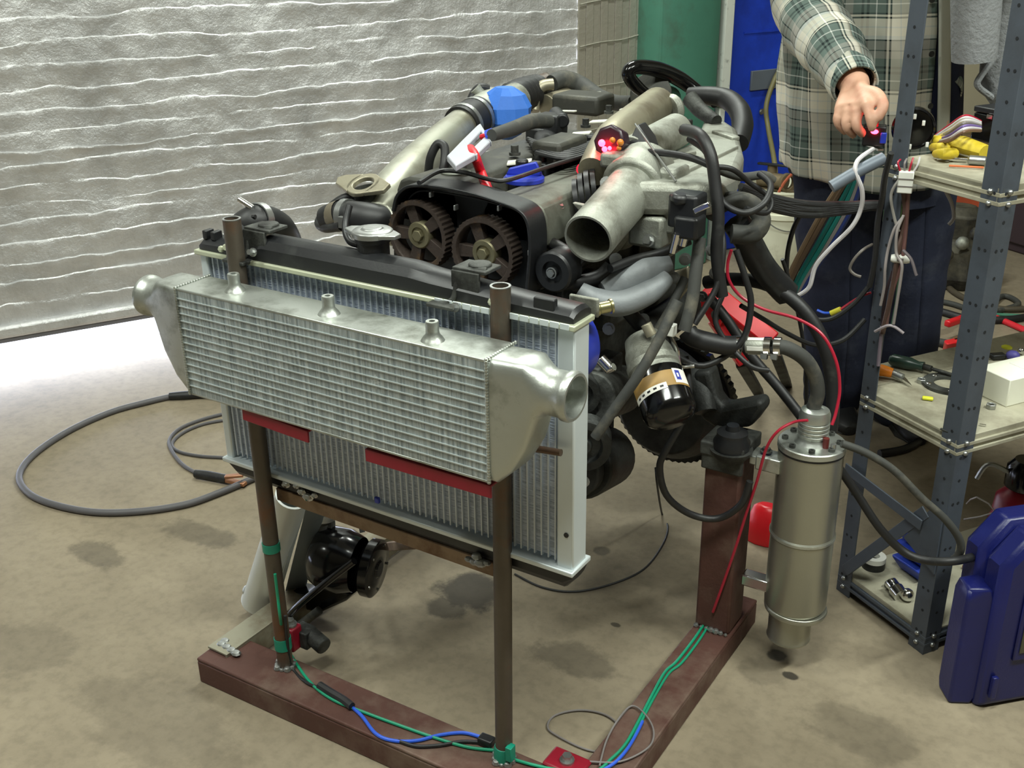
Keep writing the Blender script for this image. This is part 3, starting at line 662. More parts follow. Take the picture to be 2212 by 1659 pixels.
# front of the block below the gears: pulleys
for s, r, mt in (('1200 585 y1.60', .038, m_black), ('1110 700 y1.62', .05, m_castdk), ('960 680 y1.60', .045, m_castdk)):
    c = Q(s); p = E_('pulley', M().lathe(c, (0, -1, 0), [(-.03, r*.5), (-.03, r), (-.02, r*.92), (-.012, r), (.0, r*.92), (.008, r), (.012, r*.9), (.012, r*.55), (.004, r*.5), (.004, r*.25), (.016, r*.22), (.016, 0)], 32), mt)
    E_('pulley_bolt', M().bolt(c-Vector((0, .014, 0)), (0, -1, 0), .007), m_zinc, 0, p)
cb = Q('1240 760 y1.52'); E_('water_pump', M().b2((-1.16, 1.56, .62), (-1.02, 1.66, .78)).cyl((-1.05, 1.55, .66), (-1.05, 1.66, .66), .05), m_castdk, .006)
# crank pulley, lower front parts seen beside the radiator
for s, r in (('1262 960 y1.56', .05), ('1250 850 y1.6', .04)):
    c = Q(s); E_('accessory_pulley', M().lathe(c, (.5, -1, 0), [(-.03, r*.6), (-.03, r), (-.02, r*.9), (-.01, r), (0, r*.9), (.01, r), (.01, r*.7), (.0, r*.6), (0, r*.3), (.014, r*.25), (.014, 0)], 28), m_block)
E_('compressor', M().cyl(Q('1255 1010 y1.60'), Q('1310 985 y1.75'), .062, n=28).cyl(Q('1240 1020 y1.57'), Q('1255 1010 y1.60'), .05, n=28).box(Q('1262 905 y1.64'), (.05, .09, .07)), m_block, .004)
for s in ('1262 1040 y1.55', '1290 1018 y1.60', '1258 955 y1.55', '1285 1040 y1.62'): E_('case_bolt', M().bolt(Q(s), (.5, -1, .2), .007, .01), m_zinc)
E_('alternator', M().cyl(Q('1275 860 y1.62'), Q('1340 840 y1.80'), .05, n=24).box(Q('1300 800 y1.70'), (.04, .10, .05)), m_castdk, .004)
# ---- left side: charge pipe, couplers, tape
big = QS('812 474 y1.66;838 432 y1.71;880 383 y1.82;932 330 y1.97;985 284 y2.13;1003 268 y2.18')
E_('charge_pipe', M().tube(big, [.046, .049, .049, .046, .043, .042], 28), m_smooth)
cpl = QS('996 273 y2.165;1012 262 y2.20;1035 250 y2.25')
cpo = E_('coupler', M().tube(cpl, .049, 26), m_rubber)
for i, (a, s) in enumerate(((0, .004), (2, -.004))):
    d = (cpl[2]-cpl[0]).normalized(); E_('coupler_clamp', M().lathe(cpl[a]+d*(s*4), d, [(-.006, .048), (-.006, .0515), (.006, .0515), (.006, .048)], 28), m_zinc, 0, cpo)
el = QS('1030 253 y2.24;1062 232 y2.32;1095 225 y2.40;1115 215 y2.45'); E_('bypass_elbow', M().tube(el, [.046, .047, .046, .044], 24).cyl(el[1], el[1]+Vector((-.03, -.03, .05)), .016), m_cast)
E_('bypass_hose', M().tube(QS('1022 248 y2.26;1018 215 y2.28;1035 190 y2.30;1055 192 y2.32'), .011, 10), m_rubber)
tp = Q('1092 243 y2.30'); tb = M(); 
random.seed(3)
rings = []
for (z, r) in ((-.065, .02), (-.05, .045), (-.02, .062), (.015, .064), (.045, .052), (.062, .025)):
    rings.append([tp+Vector((math.cos(2*math.pi*k/9)*r*(.85+.3*random.random()), math.sin(2*math.pi*k/9)*r*(.85+.3*random.random())*.8, z)) for k in range(9)])
E_('tape_wrap', tb.loft(rings), m_bluetape, 0, smooth=15)
rb = QS('1105 218 y2.45;1130 206 y2.55;1160 198 y2.65'); E_('ribbed_hose', M().tube(rb, .046, 24, sub=7, ribs=.05), m_rubber, smooth=20)
E_('pipe_joint', M().cyl(Q('1155 190 y2.66'), Q('1185 178 y2.70'), .03, n=16).cyl(Q('1138 178 y2.6'), Q('1140 168 y2.6'), .008), mat('brown_plastic', (74, 60, 48), .5, 0), .003)
E_('s_pipe', M().tube(QS('1195 182 y2.62;1172 186 y2.60;1156 205 y2.58;1153 240 y2.56'), .016, 14), m_tan)
E_('pipe_stub', M().cyl(Q('1180 228 y2.6'), Q('1225 212 y2.7'), .030, n=18), m_tan, .002)
hs = QS('1192 180 y2.66;1215 172 y2.70;1250 182 y2.74;1290 208 y2.72;1330 222 y2.66;1370 222 y2.6')
E_('coolant_hose', M().tube(hs, [.023, .026, .026, .024, .021, .02], 16), m_rubgrey)
E_('rear_cap', M().box(Q('1260 222 y2.55'), (.14, .10, .05)), m_coverdk, .01)
# front elbow with clamp, plug, loop
fe = QS('706 474 y1.60;730 466 y1.60;770 468 y1.60;812 476 y1.62;845 486 y1.66')
feo = E_('intake_elbow', M().tube(fe, [.027, .029, .031, .033, .034], 22), m_rubber)
E_('elbow_plug', M().lathe(Q('740 464 y1.60'), fe[0]-fe[1], [(0, .031), (.02, .031), (.03, .026), (.032, 0)], 22), mat('dusty_brown_plug', (104, 96, 80), .6), 0, feo)
E_('elbow_clamp', M().lathe(Q('750 466 y1.60'), fe[2]-fe[1], [(-.007, .031), (-.007, .034), (.007, .034), (.007, .031)], 26).box(Q('742 480 y1.565'), (.018, .012, .022)), m_zinc, 0, feo)
E_('elbow_pipe', M().cyl(Q('815 480 y1.62'), Q('850 492 y1.68'), .038, n=22), m_smooth, .002)
E_('vacuum_hose', M().tube(QS('780 424 y1.66;742 430 y1.64;705 458 y1.62;690 482 y1.60;705 492 y1.58;738 488 y1.57'), .0105, 10), m_rubber)
fl_ = Q('786 400 y1.65'); rot = []
fpoly = [(-.075, .0), (-.062, .018), (-.03, .026), (.02, .034), (.05, .02), (.058, 0), (.05, -.022), (.02, -.036), (-.03, -.026), (-.062, -.016)]
FT = Matrix.Rotation(math.radians(22), 4, 'X')
def tilt(mb, c):
    for i, q in enumerate(mb.v): mb.v[i] = c+FT.to_3x3() @ (q-c)
    return mb
fg = E_('flange', tilt(M().lathe(fl_, UP, [(-.005, .022), (-.005, .036), (.005, .036), (.005, .022), (-.005, .022)], 28).prism([fl_+Vector((-.074, .008, -.005)), fl_+Vector((-.06, .020, -.005)), fl_+Vector((-.020, .031, -.005)), fl_+Vector((-.026, .0, -.005)), fl_+Vector((-.020, -.031, -.005)), fl_+Vector((-.064, -.012, -.005))], (0, 0, .010)).prism([fl_+Vector((.02, .030, -.005)), fl_+Vector((.06, .012, -.005)), fl_+Vector((.06, -.012, -.005)), fl_+Vector((.02, -.030, -.005)), fl_+Vector((.027, 0, -.005))], (0, 0, .010)), fl_), m_tan, .002)
E_('flange_neck', M().pipe(fl_-UP*.005, fl_-Vector((-.01, -.01, .075)), .026, .021, 20), m_castdk, 0, fg)
E_('flange_screw', M().cyl(Q('768 416 y1.66'), Q('773 432 y1.66'), .007, n=10), m_chrome, 0, fg)
E_('flange_pin', M().cyl(Q('785 428 y1.64'), Q('818 430 y1.66'), .006, n=10), m_chrome, 0, fg)
E_('dip_loop', M().tube(QS('925 375 y1.75;930 340 y1.75;945 312 y1.76;960 318 y1.76;960 350 y1.74;955 375 y1.73'), .009, 10), m_rubber)
# grey bracket, red and black cables in the valley
g0, g1 = Q('975 352 z1.02'), Q('1030 292 z1.05')
gbk = M()
for pl_ in (((966, 350), (1001, 313), (1028, 347), (985, 372)), ((999, 315), (1033, 281), (1042, 293), (1010, 327)), ((1018, 336), (1049, 306), (1059, 319), (1029, 348)), ((1031, 283), (1038, 278), (1062, 318), (1050, 312))): gbk.prism([PZ(x, y, 1.03) for x, y in pl_], (0, 0, .012))
br = E_('grey_bracket', gbk, mat('grey_paint', (172, 174, 182), .5, .1, .08, 12), .002)
E_('bracket_foot', M().bar(Q('985 358 z0.99'), Q('1005 340 z1.0'), .05, .03), m_zinc, .002, br)
m_redcab = mat('red_cable', (208, 32, 44), .4, 0, .08, 20); m_bluins = mat('blue_insulation', (40, 70, 190), .45)
E_('red_cable', M().tube(QS('1016 322 z1.035;1026 338 z1.035;1038 370 z1.0;1050 400 z0.985;1058 420 z0.975'), .0095, 12), m_redcab)
E_('red_lead', M().tube(QS('1040 296 z1.04;1056 293 z1.045'), .006, 8), m_redcab)
E_('blue_sleeve', M().cyl(Q('1052 294 z1.045'), Q('1066 289 z1.05'), .012, n=14), m_bluins)
E_('fat_cable', M().tube(QS('1062 292 z1.05;1110 277 z1.05;1150 262 z1.05;1185 262 z1.04'), [.012, .015, .016, .015], 14), m_rubgrey)
for i in range(6):
    y = 1.82+i*.072; c = Vector((-1.141, y, .958))
    ct = E_('ignition_coil', M().box(c, (.046, .038, .05)).cyl(c+Vector((0, 0, .02)), c+Vector((0, 0, .042)), .013, n=14), m_black, .004)
    E_('coil_plug', M().box(c+Vector((.026, .006, .028)), (.02, .024, .022)), m_coverdk, .003, ct)
m_card = mat('white_card', (232, 232, 216), .6, 0, .05, 20)
for s, sx, sy, r in (('1122 350 z0.985', .05, .035, .5), ('1255 288 z0.985', .045, .028, .3), ('1297 262 z0.985', .05, .028, .2), ('1352 236 z0.98', .03, .02, .1), ('1270 200 z0.99', .08, .03, -.4), ('1228 240 z0.985', .05, .012, -.3)):
    p = Q(s); ax = (Vector((math.cos(r), math.sin(r), .1)).normalized(), Vector((-math.sin(r), math.cos(r), 0)), UP); E_('white_tag', M().box(p, (sx, sy, .004), ax), m_card, .001)
E_('plug_cover', M().b2((-1.17, 1.90, .985), (-1.10, 2.02, 1.02)), m_coverdk, .008)
for i in range(7):
    E_('ignition_lead', M().tube([Q(f'{1140+i*3} {300+i*5} z1.0'), Q(f'{1190+i*4} {318+i*4} z1.0'), Q(f'{1240+i*5} {317+i*2} z1.0'), Q(f'{1290+i*4} {303-i*2} z1.0'), Q(f'{1335+i*3} {280-i*3} z1.0')], .005, 7), m_rubber)
E_('loom_cover', M().tube(QS('1165 268 z1.0;1180 300 z1.0;1175 325 z0.995'), [.02, .026, .018], 12, flat=.6), m_black)
E_('sensor_block', M().box(Q('1190 268 z1.02'), (.06, .05, .045)).box(Q('1165 290 z1.0'), (.05, .04, .03)).cyl(Q('1200 245 z1.03'), Q('1215 262 z1.03'), .016), m_black, .004)
for k, s in enumerate(('1112 335 z0.99', '1215 300 z0.985', '1265 275 z0.985', '1315 245 z0.985')):
    c = Q(s); E_('hold_down_bolt', M().bolt(c, UP, .008, .02), m_castdk)
E_('throttle_cable', M().tube(QS('905 395 z1.0;950 370 z1.0;1000 372 z1.0;1060 388 z1.0;1100 388 z1.0;1190 358 z1.0;1250 340 z1.0;1310 322 z1.01'), .0045, 8), m_rubber)
# ---- intake: crossover tube, plenum, throttle
a, b = Q('1322 305 z1.03'), Q('1420 228 z1.045')
E_('crossover_pipe', M().tube([a+(a-b)*.35-UP*.03, a, a.lerp(b, .5), b], [.030, .038, .041, .041], 26), m_tan)
E_('crossover_end', M().lathe(Q('1452 236 z1.04'), Vector((.4, 1, .1)), [(-.01, .012), (-.01, .03), (.004, .034), (.012, .028), (.012, .01)], 24), m_cast, .001)
a, b = Q('1388 322 z1.02'), Q('1462 282 z1.03')
cy = E_('idle_cylinder', M().cyl(a-(b-a)*.3, b, .036, n=26).lathe(b, b-a, [(0, .036), (.006, .03), (.010, .026)], 26), m_cast, .002)
E_('idle_end', M().lathe(b, b-a, [(0, .028), (.012, .028), (.014, .018), (.03, .016), (.03, 0)], 22), m_chrome, .001, cy)
E_('idle_plug', M().box(b+(b-a).normalized()*.035, (.03, .03, .03)), m_black, .004, cy)
def prism_z(pts, z, dz): return M().prism([PZ(x, y, z) for x, y in pts], (0, 0, -dz))
PLN = [(1322, 388), (1345, 352), (1420, 340), (1505, 298), (1520, 255), (1560, 254), (1594, 276), (1608, 330), (1590, 375), (1545, 398), (1450, 398), (1370, 396)]
pn = E_('intake_plenum', prism_z(PLN, 1.0, .06), m_cast, .014, seg=3)
E_('plenum_rib', M().bar(Q('1345 368 z1.002'), Q('1500 330 z1.002'), .012, .008), m_cast, .002, pn)
E_('plenum_rib', M().bar(Q('1450 385 z1.002'), Q('1590 318 z1.002'), .012, .008), m_cast, .002, pn)
E_('plenum_rib', M().bar(Q('1545 285 z1.002'), Q('1590 300 z1.002'), .02, .01), m_cast, .003, pn)
for i in range(6):
    y = 1.80+i*.085; E_('intake_runner', M().tube([Vector((-.985, y, .84)), Vector((-.94, y, .85)), Vector((-.90, y, .90)), Vector((-.89, y, .93))], .021, 12), m_cast)
for i in range(6):
    y = 1.78+i*.085; E_('injector', M().cyl((-.955, y, .90), (-.985, y, .865), .009, n=10), m_black)
E_('fuel_rail', M().cyl((-.955, 1.73, .905), (-.955, 2.25, .905), .010, n=12), m_zinc)
ax0, ax1 = Q('1270 517 y1.60'), Q('1368 405 y1.80')
d = (ax1-ax0).normalized(); Lh = (ax1-ax0).length
thr = E_('throttle_pipe', M().lathe(ax0, d, [(0, .041), (0, .045), (.004, .046), (.05, .046), (Lh, .048), (Lh, .03), (Lh-.01, .038), (.02, .041), (0, .041)], 40), m_cast, smooth=30)
E_('throttle_plate', M().lathe(ax0+d*(Lh*.45), d, [(0, .0405), (.002, .0405), (.002, 0)], 32).cyl(ax0+d*(Lh*.45)-Vector((0, 0, .04)), ax0+d*(Lh*.45)+Vector((0, 0, .04)), .004), m_castdk, 0, thr)
E_('pipe_ear', M().prism([Q('1235 438 y1.68'), Q('1285 448 y1.68'), Q('1290 460 y1.68'), Q('1255 462 y1.68')], (0, .012, 0)), m_cast, .002, thr)
E_('throttle_body', M().cyl(ax1-d*.01, ax1+d*.075, .062, n=28).box(ax1+d*.04+Vector((.05, 0, -.01)), (.07, .07, .08)).box(ax1+d*.02+Vector((-.03, 0, .04)), (.08, .05, .03)), m_cast, .008)
E_('throttle_flange', M().lathe(ax1, d, [(-.006, .046), (-.006, .058), (.006, .058), (.006, .046)], 6), m_cast, .003)
E_('throttle_arm', M().bar(Q('1388 408 y1.80'), Q('1436 372 y1.84'), .016, .016), m_cast, .003)
for s in ('1310 395 y1.78', '1325 412 y1.78', '1425 500 y1.78', '1402 520 y1.75', '1445 405 y1.82'): E_('throttle_bolt', M().bolt(Q(s), (0, -1, .4), .008, .012), m_zinc)
E_('throttle_sensor', M().cyl(Q('1405 445 y1.80'), Q('1470 425 y1.86'), .034, n=20).box(Q('1440 470 y1.80'), (.06, .05, .05)).box(Q('1405 495 y1.78'), (.07, .05, .06)), m_cast, .007)
for k, r in enumerate((.04, .045, .045, .042)): E_('spring_ring', M().lathe(Q(f'{1248+k*13} {432-k*7} y{1.76+k*.015}'), (1, .5, .2), [(-.005, r-.008), (-.005, r), (.004, r), (.004, r-.008)], 24), m_black)
E_('black_solenoid', M().box(Q('1485 452 y1.72'), (.055, .05, .06)).box(Q('1490 488 y1.71'), (.045, .045, .04)).cyl(Q('1466 440 y1.70'), Q('1470 418 y1.70'), .016), m_black, .006)
E_('solenoid_bracket', M().bar(Q('1500 456 y1.68'), Q('1534 441 y1.68'), .010, .010), m_chrome, .002)
E_('stud', M().cyl(Q('1462 505 y1.69'), Q('1452 545 y1.69'), .007, n=12).cyl(Q('1480 505 y1.70'), Q('1474 530 y1.70'), .007, n=12), m_chrome)
E_('lower_casting', M().prism(QS('1405 500 y1.86;1455 480 y1.86;1470 540 y1.86;1440 560 y1.86;1410 545 y1.86'), (0, .03, 0)), m_cast, .006)
rn = QS('1300 628 y1.66;1340 610 y1.69;1390 588 y1.72;1436 566 y1.76'); E_('lower_runner', M().tube(rn, [.020, .032, .034, .026], 18), m_runner)
E_('lower_runner', M().tube(QS('1252 625 y1.62;1290 648 y1.63;1340 656 y1.65;1400 632 y1.69;1440 600 y1.73'), [.014, .022, .024, .022, .016], 14), m_runner)
E_('side_casting', M().b2((-.99, 1.70, .60), (-.94, 2.05, .76)).b2((-.96, 1.74, .70), (-.90, 1.84, .80)), m_castdk, .01)
for s in ('1270 690 y1.72', '1330 560 y1.72', '1390 690 y1.78', '1315 710 y1.7', '1480 560 y1.8', '1455 600 y1.8', '1537 540 y1.85', '1545 590 y1.85'): E_('side_bolt', M().bolt(Q(s), (.4, -1, .3), .008, .012), m_zinc)
E_('side_bracket', M().prism(QS('1455 590 y1.82;1485 575 y1.82;1490 620 y1.82;1465 650 y1.82'), (0, .01, 0)), m_tan, .003)
E_('starter', M().cyl((-.93, 1.95, .62), (-.93, 2.18, .62), .042, n=24).cyl((-.93, 1.98, .70), (-.93, 2.1, .70), .026, n=20), m_block, .003)
# gauge pod with red lights, black box, aerial rod
gp = Q('1312 312 y1.82'); m_pod = mat('gauge_pod', (40, 16, 30), .35)
gd = E_('gauge_pod', M().lathe(gp+Vector((0, .02, 0)), (0, -1, .25), [(-.02, .0), (-.02, .030), (.012, .034), (.016, .030), (.016, 0)], 8), m_pod, .003)
m_led = mat('red_led', (255, 60, 70), .3, emit=((255, 30, 50), 22)); m_amb = mat('amber_lens', (196, 120, 40), .35)
for (px, py, r, mt) in ((1300, 309, .007, m_led), (1306, 322, .0055, m_led), (1317, 320, .004, m_led), (1308, 334, .0045, m_led), (1323, 303, .006, m_amb), (1340, 308, .007, m_amb), (1337, 320, .005, m_amb)):
    E_('indicator', M().ball(PY(px, py, 1.812), r, 10), mt, 0, gd)
E_('pod_mount', M().cyl(Q('1312 330 y1.83'), Q('1312 360 y1.85'), .02, n=14).box(Q('1325 352 y1.85'), (.05, .03, .03)), m_pod, .003, gd)
E_('red_glow_spot', M().ball(Q('1263 366 z0.985'), .015, 14, (1.2, 1, .9)), mat('emissive_red_glow', (236, 30, 60), .3, emit=((240, 20, 50), .8)), 0)  # glowing bump stands in for the gauge lights' red glow on the cover
E_('relay_box', M().prism(QS('1375 268 y1.90;1398 300 y1.88;1412 345 y1.86;1370 350 y1.86;1348 342 y1.86;1352 318 y1.88'), (0, .04, 0)), m_black, .004)
E_('aerial_rod', M().cyl(Q('1372 268 y1.86'), Q('1460 392 y1.78'), .0022, n=8), m_zinc)
E_('big_black_hose', M().tube(QS('1408 212 y2.55;1376 188 y2.52;1357 160 y2.50;1372 145 y2.52;1420 150 y2.60;1470 172 y2.66;1515 205 y2.68;1545 222 y2.66'), [.012, .017, .017, .018, .02, .02, .018, .014], 16), m_gloss)
E_('blower_disc', M().lathe(Q('1408 205 y2.62'), (.3, -1, .3), [(0, .050), (.02, .055), (.028, .03), (.028, 0)], 28), m_coverdk, .002)
E_('blower_motor', M().cyl(Q('1440 215 y2.66'), Q('1435 200 y2.70'), .038, n=20), m_grcol, .002)
E_('heater_hose', M().tube(QS('1488 205 y2.50;1530 206 y2.50;1570 214 y2.50;1596 238 y2.46;1604 272 y2.40;1596 310 y2.32'), [.018, .022, .024, .025, .025, .022], 16), m_rubber)
E_('tapered_pipe', M().tube(QS('1490 212 y2.42;1515 240 y2.40;1548 262 y2.36'), [.02, .018, .014], 14), m_castdk)
# oil filter
fa, fb_ = Q('1416 806 y1.66'), Q('1450 900 y1.61'); dd = (fb_-fa).normalized()
E_('filter_housing', M().lathe(fa-dd*.075, dd, [(0, .02), (0, .036), (.02, .040), (.03, .044), (.05, .046), (.055, .049), (.068, .049), (.072, .046), (.085, .046)], 32), m_cast, smooth=30)
of = E_('oil_filter', M().lathe(fa+dd*.006, dd, [(0, .046), (.002, .049), (.075, .049), (.086, .046), (.094, .036), (.097, .0)], 40), m_gloss)
fu, fw = frame(dd)
def arc_patch(o, dd, r, t0, t1, a0, a1, n=16, side=None):
    v = (CAM-o); v = (v-dd*v.dot(dd)).normalized(); w = v.cross(dd); mb = M()
    for k in range(n+1):
        a = a0+(a1-a0)*k/n; q = v*math.cos(a)+w*math.sin(a); mb.v += [o+dd*t0+q*r, o+dd*t1+q*r]
    for k in range(n): mb.f.append((2*k, 2*k+2, 2*k+3, 2*k+1))
    return mb
m_lab = mat('tan_label', (150, 118, 62), .5); m_labw = mat('white_label', (226, 224, 214), .5); m_labk = mat('black_print', (28, 28, 30), .5); m_labb = mat('blue_print', (52, 62, 150), .5)
oo = fa+dd*.006
E_('label_band', arc_patch(oo, dd, .0496, .018, .050, -1.35, 1.35), m_lab, 0, of)
E_('label_white', arc_patch(oo, dd, .0499, .042, .054, -1.3, .25), m_labw, 0, of); E_('label_white', arc_patch(oo, dd, .0499, .016, .046, .62, 1.3), m_labw, 0, of)
for k in range(5): E_('label_print', arc_patch(oo, dd, .0501, .046, .050, -1.05+k*.26, -.92+k*.26, 3), m_labk, 0, of)
E_('label_print', arc_patch(oo, dd, .0501, .020, .040, .70, .92, 4), m_labb, 0, of); E_('label_print', arc_patch(oo, dd, .0502, .026, .034, .76, .84, 3), m_labw, 0, of)
# flywheel and rear plate
fc = PY(1452, 868, 2.24)
fw_ = M(); R = .165; n = 120
ro = [[Vector((fc.x+math.cos(2*math.pi*k/n)*(R if k % 2 else R-.004), fc.y+y, fc.z+math.sin(2*math.pi*k/n)*(R if k % 2 else R-.004))) for k in range(n)] for y in (0, .02)]
fw_.loft([[fc+Vector((math.cos(2*math.pi*k/n)*.04, -.012, math.sin(2*math.pi*k/n)*.04)) for k in range(n)], [fc+Vector((math.cos(2*math.pi*k/n)*.13, -.012, math.sin(2*math.pi*k/n)*.13)) for k in range(n)], [fc+Vector((math.cos(2*math.pi*k/n)*.15, 0, math.sin(2*math.pi*k/n)*.15)) for k in range(n)], ro[0], ro[1]])
E_('flywheel', fw_, m_gloss, smooth=30)
E_('rear_housing', M().lathe(Vector((fc.x, 2.22, fc.z)), (0, -1, 0), [(0, .14), (.01, .14), (.05, .11), (.05, 0)], 40).b2((-1.28, 2.20, .35), (-.98, 2.23, .88)), m_block, .004)
# engine mount arm
E_('mount_arm', M().prism(QS('1495 805 y1.86;1530 800 y1.86;1545 860 y1.86;1560 880 y1.86;1640 865 y1.86;1650 885 y1.86;1620 925 y1.86;1550 930 y1.86;1512 905 y1.86'), (0, .05, 0)), m_block, .012, seg=3)
E_('mount_arm', M().tube(QS('1420 760 y1.95;1470 790 y1.92;1510 830 y1.88;1525 890 y1.85'), [.03, .03, .026, .022], 12), m_block)
mp_ = Q('1582 938 y1.80'); mo = E_('rubber_mount', M().lathe(mp_-UP*.035, UP, [(0, .034), (.02, .036), (.03, .030), (.04, .030), (.045, .014), (.055, .012), (.055, 0)], 28), m_black)
E_('mount_cup', M().lathe(mp_-UP*.05, UP, [(0, .03), (.012, .04), (.020, .042), (.020, .034)], 28), m_castdk, 0, mo)
# hoses and looms on the engine's near side
HO = [('hose', m_rubber, .012, '1150 505 y1.70;1190 525 y1.66;1225 545 y1.64;1260 570 y1.64'),
      ('hose', m_rubber, .013, '1165 600 y1.62;1220 612 y1.62;1290 600 y1.66;1318 575 y1.68'),
      ('hose', m_rubber, .014, '1240 615 y1.66;1310 630 y1.68;1350 665 y1.70;1390 710 y1.72'),
      ('hose', m_rubber, .008, '1318 580 y1.64;1370 560 y1.70;1430 545 y1.74;1490 520 y1.78'),
      ('hose', m_rubber, .007, '1330 655 y1.68;1390 615 y1.72;1425 585 y1.76;1420 560 y1.78'),
      ('grey_conduit', m_rubgrey, .0115, '1512 515 y1.74;1505 570 y1.72;1495 650 y1.70;1478 715 y1.68'),
      ('grey_conduit', m_rubgrey, .0095, '1465 650 y1.64;1420 740 y1.60;1378 812 y1.57;1330 880 y1.55;1285 945 y1.53'),
      ('grey_conduit', m_rubgrey, .008, '1480 600 y1.76;1440 680 y1.72;1400 740 y1.70'),
      ('wiring_loom', m_rubber, .011, '1478 280 y1.85;1512 292 y1.80;1535 335 y1.78;1545 400 y1.77;1552 470 y1.76;1548 550 y1.75;1560 640 y1.75'),
      ('wiring_loom', m_rubber, .007, '1490 300 y1.86;1528 330 y1.82;1540 390 y1.80;1550 450 y1.8'),
      ('wiring_loom', m_rubber, .0065, '1372 328 y1.84;1430 330 y1.82;1490 340 y1.80;1535 358 y1.79'),
      ('wiring_loom', m_rubber, .005, '1530 360 y1.78;1580 365 y1.80;1620 395 y1.84;1665 430 y1.86;1655 460 y1.84;1610 450 y1.80'),
      ('wiring_loom', m_rubgrey, .008, '1548 365 y1.80;1600 382 y1.85;1650 378 y1.90;1670 390 y1.92'),
      ('wiring_loom', m_rubber, .006, '1540 390 y1.80;1565 440 y1.78;1610 460 y1.78;1650 440 y1.80;1665 400 y1.84;1640 375 y1.86'),
      ('coolant_loop', m_rubgrey, .018, '1530 460 y1.86;1570 435 y1.86;1620 440 y1.88;1645 475 y1.88;1625 505 y1.86;1580 505 y1.84'),
      ('fat_loom', m_black, .026, '1590 480 y1.88;1615 520 y1.90;1650 580 y1.94;1700 635 y1.98'),
      ('wiring_loom', m_rubber, .006, '1555 480 y1.78;1562 540 y1.76;1548 620 y1.74;1500 700 y1.70'),
      ('wiring_loom', m_rubber, .006, '1590 540 y1.80;1610 600 y1.80;1622 660 y1.80;1600 740 y1.78;1520 790 y1.74;1450 760 y1.70;1440 720 y1.70'),
      ('wiring_loom', m_rubber, .005, '1560 640 y1.78;1545 690 y1.76;1570 740 y1.76;1620 790 y1.76;1660 800 y1.78'),
      ('drain_hose', m_rubber, .007, '1480 770 y1.74;1488 840 y1.72;1478 900 y1.70;1440 970 y1.68;1425 1010 y1.68;1440 1070 y1.70;1490 1110 y1.74;1550 1120 y1.77;1600 1090 y1.775;1620 1040 y1.78')]
for nm, mt, r, s in HO: E_(nm, M().tube(QS(s), r, 10), mt)
E_('oil_line', M().tube(QS('1485 715 y1.74;1500 730 y1.74;1560 745 y1.76;1590 746 y1.77'), .018, 14), m_rubber)
E_('white_plug', M().box(Q('1449 712 y1.70'), (.018, .018, .022)), m_white, .002)
E_('plug_tail', M().tube(QS('1448 725 y1.70;1462 755 y1.70;1470 790 y1.71;1500 790 y1.72'), .004, 8), m_chrome)
E_('chrome_fitting', M().cyl(Q('1296 775 y1.60'), Q('1318 798 y1.60'), .011, n=14).cyl(Q('1310 800 y1.60'), Q('1326 792 y1.60'), .008, n=12), m_chrome, .001)
E_('hose_barb', M().cyl(Q('1395 700 y1.66'), Q('1408 725 y1.66'), .010, n=14), m_tan, .001)
# ================================================================== SURGE TANK
tk = thing('surge_tank', 'tall silver cylindrical fuel tank with bolted lid clamped to the brown upright', 'tank', (-.517, 1.85, .05))
tb0, tb1 = PY(1706, 1376, 1.85), PY(1757, 955, 1.85)
tx, ty = (tb0.x+tb1.x)/2, 1.85
zz = lambda py, px=1740: PY(px, py, 1.85).z
m_tank = mat('satin_tank_metal', (166, 166, 154), .36, .85, .08, 10, .06, 180, rvar=.06)
TR = .0615; zb, zm, zl = zz(1312), zz(1150), zz(968)
bo = obj('tank_body', M().lathe((tx, ty, zb), UP, [(0, TR*.92), (.006, TR*.98), (.012, TR), (zm-zb-.006, TR), (zm-zb-.003, TR*1.035), (zm-zb+.003, TR*1.035), (zm-zb+.006, TR), (zl-zb, TR), (zl-zb, 0)], 48), m_tank, tk, smooth=30)
obj('weld_bead', M().lathe((tx, ty, zm), UP, [(-.003, TR), (-.0025, TR*1.04), (.0025, TR*1.04), (.003, TR)], 48), m_alu, bo)
obj('bottom_ring', M().lathe((tx+.002, ty, zb-.006), Vector((.05, .02, 1)), [(-.004, TR*.80), (-.004, TR*1.0), (.004, TR*1.03), (.008, TR*1.0), (.008, TR*.8)], 48), m_tank, tk, bevel=.001)
obj('bottom_outlet', M().lathe((tx-.006, ty, zz(1386)), UP, [(0, .036), (0, .043), (.004, .0445), (.008, .043), (zb-zz(1386)-.004, .043), (zb-zz(1386)-.004, 0)], 40), m_tank, tk)
lid = obj('lid', M().lathe((tx, ty, zl), UP, [(0, TR*1.0), (.006, TR*1.0), (.006, TR*1.04), (.016, TR*1.04), (.018, TR*1.01), (.018, 0)], 48), m_alu, tk, smooth=30)
obj('lid_gasket', M().lathe((tx, ty, zl+.001), UP, [(0, TR*1.005), (0, TR*1.02), (.005, TR*1.02), (.005, TR*1.005)], 48), m_black, lid)
for k in range(8):
    a = k*math.pi/4+.3; obj('lid_screw', M().lathe((tx+math.cos(a)*TR*.82, ty+math.sin(a)*TR*.82, zl+.018), UP, [(0, .0062), (.006, .0062), (.006, .0032), (.003, .0032), (.003, 0)], 12), m_castdk, lid)
hx = tx; dz = zl+.018
prof = [(0, .034), (.006, .030), (.010, .028)]
for k in range(4): prof += [(.012+k*.008, .028), (.014+k*.008, .0295), (.018+k*.008, .0295), (.0195+k*.008, .027)]
prof += [(.046, .029), (.058, .029), (.066, .026), (.070, .018), (.070, .012), (.066, 0)]
obj('pump_hat', M().lathe((hx, ty, dz), UP, prof, 32), m_alu, tk, smooth=30)
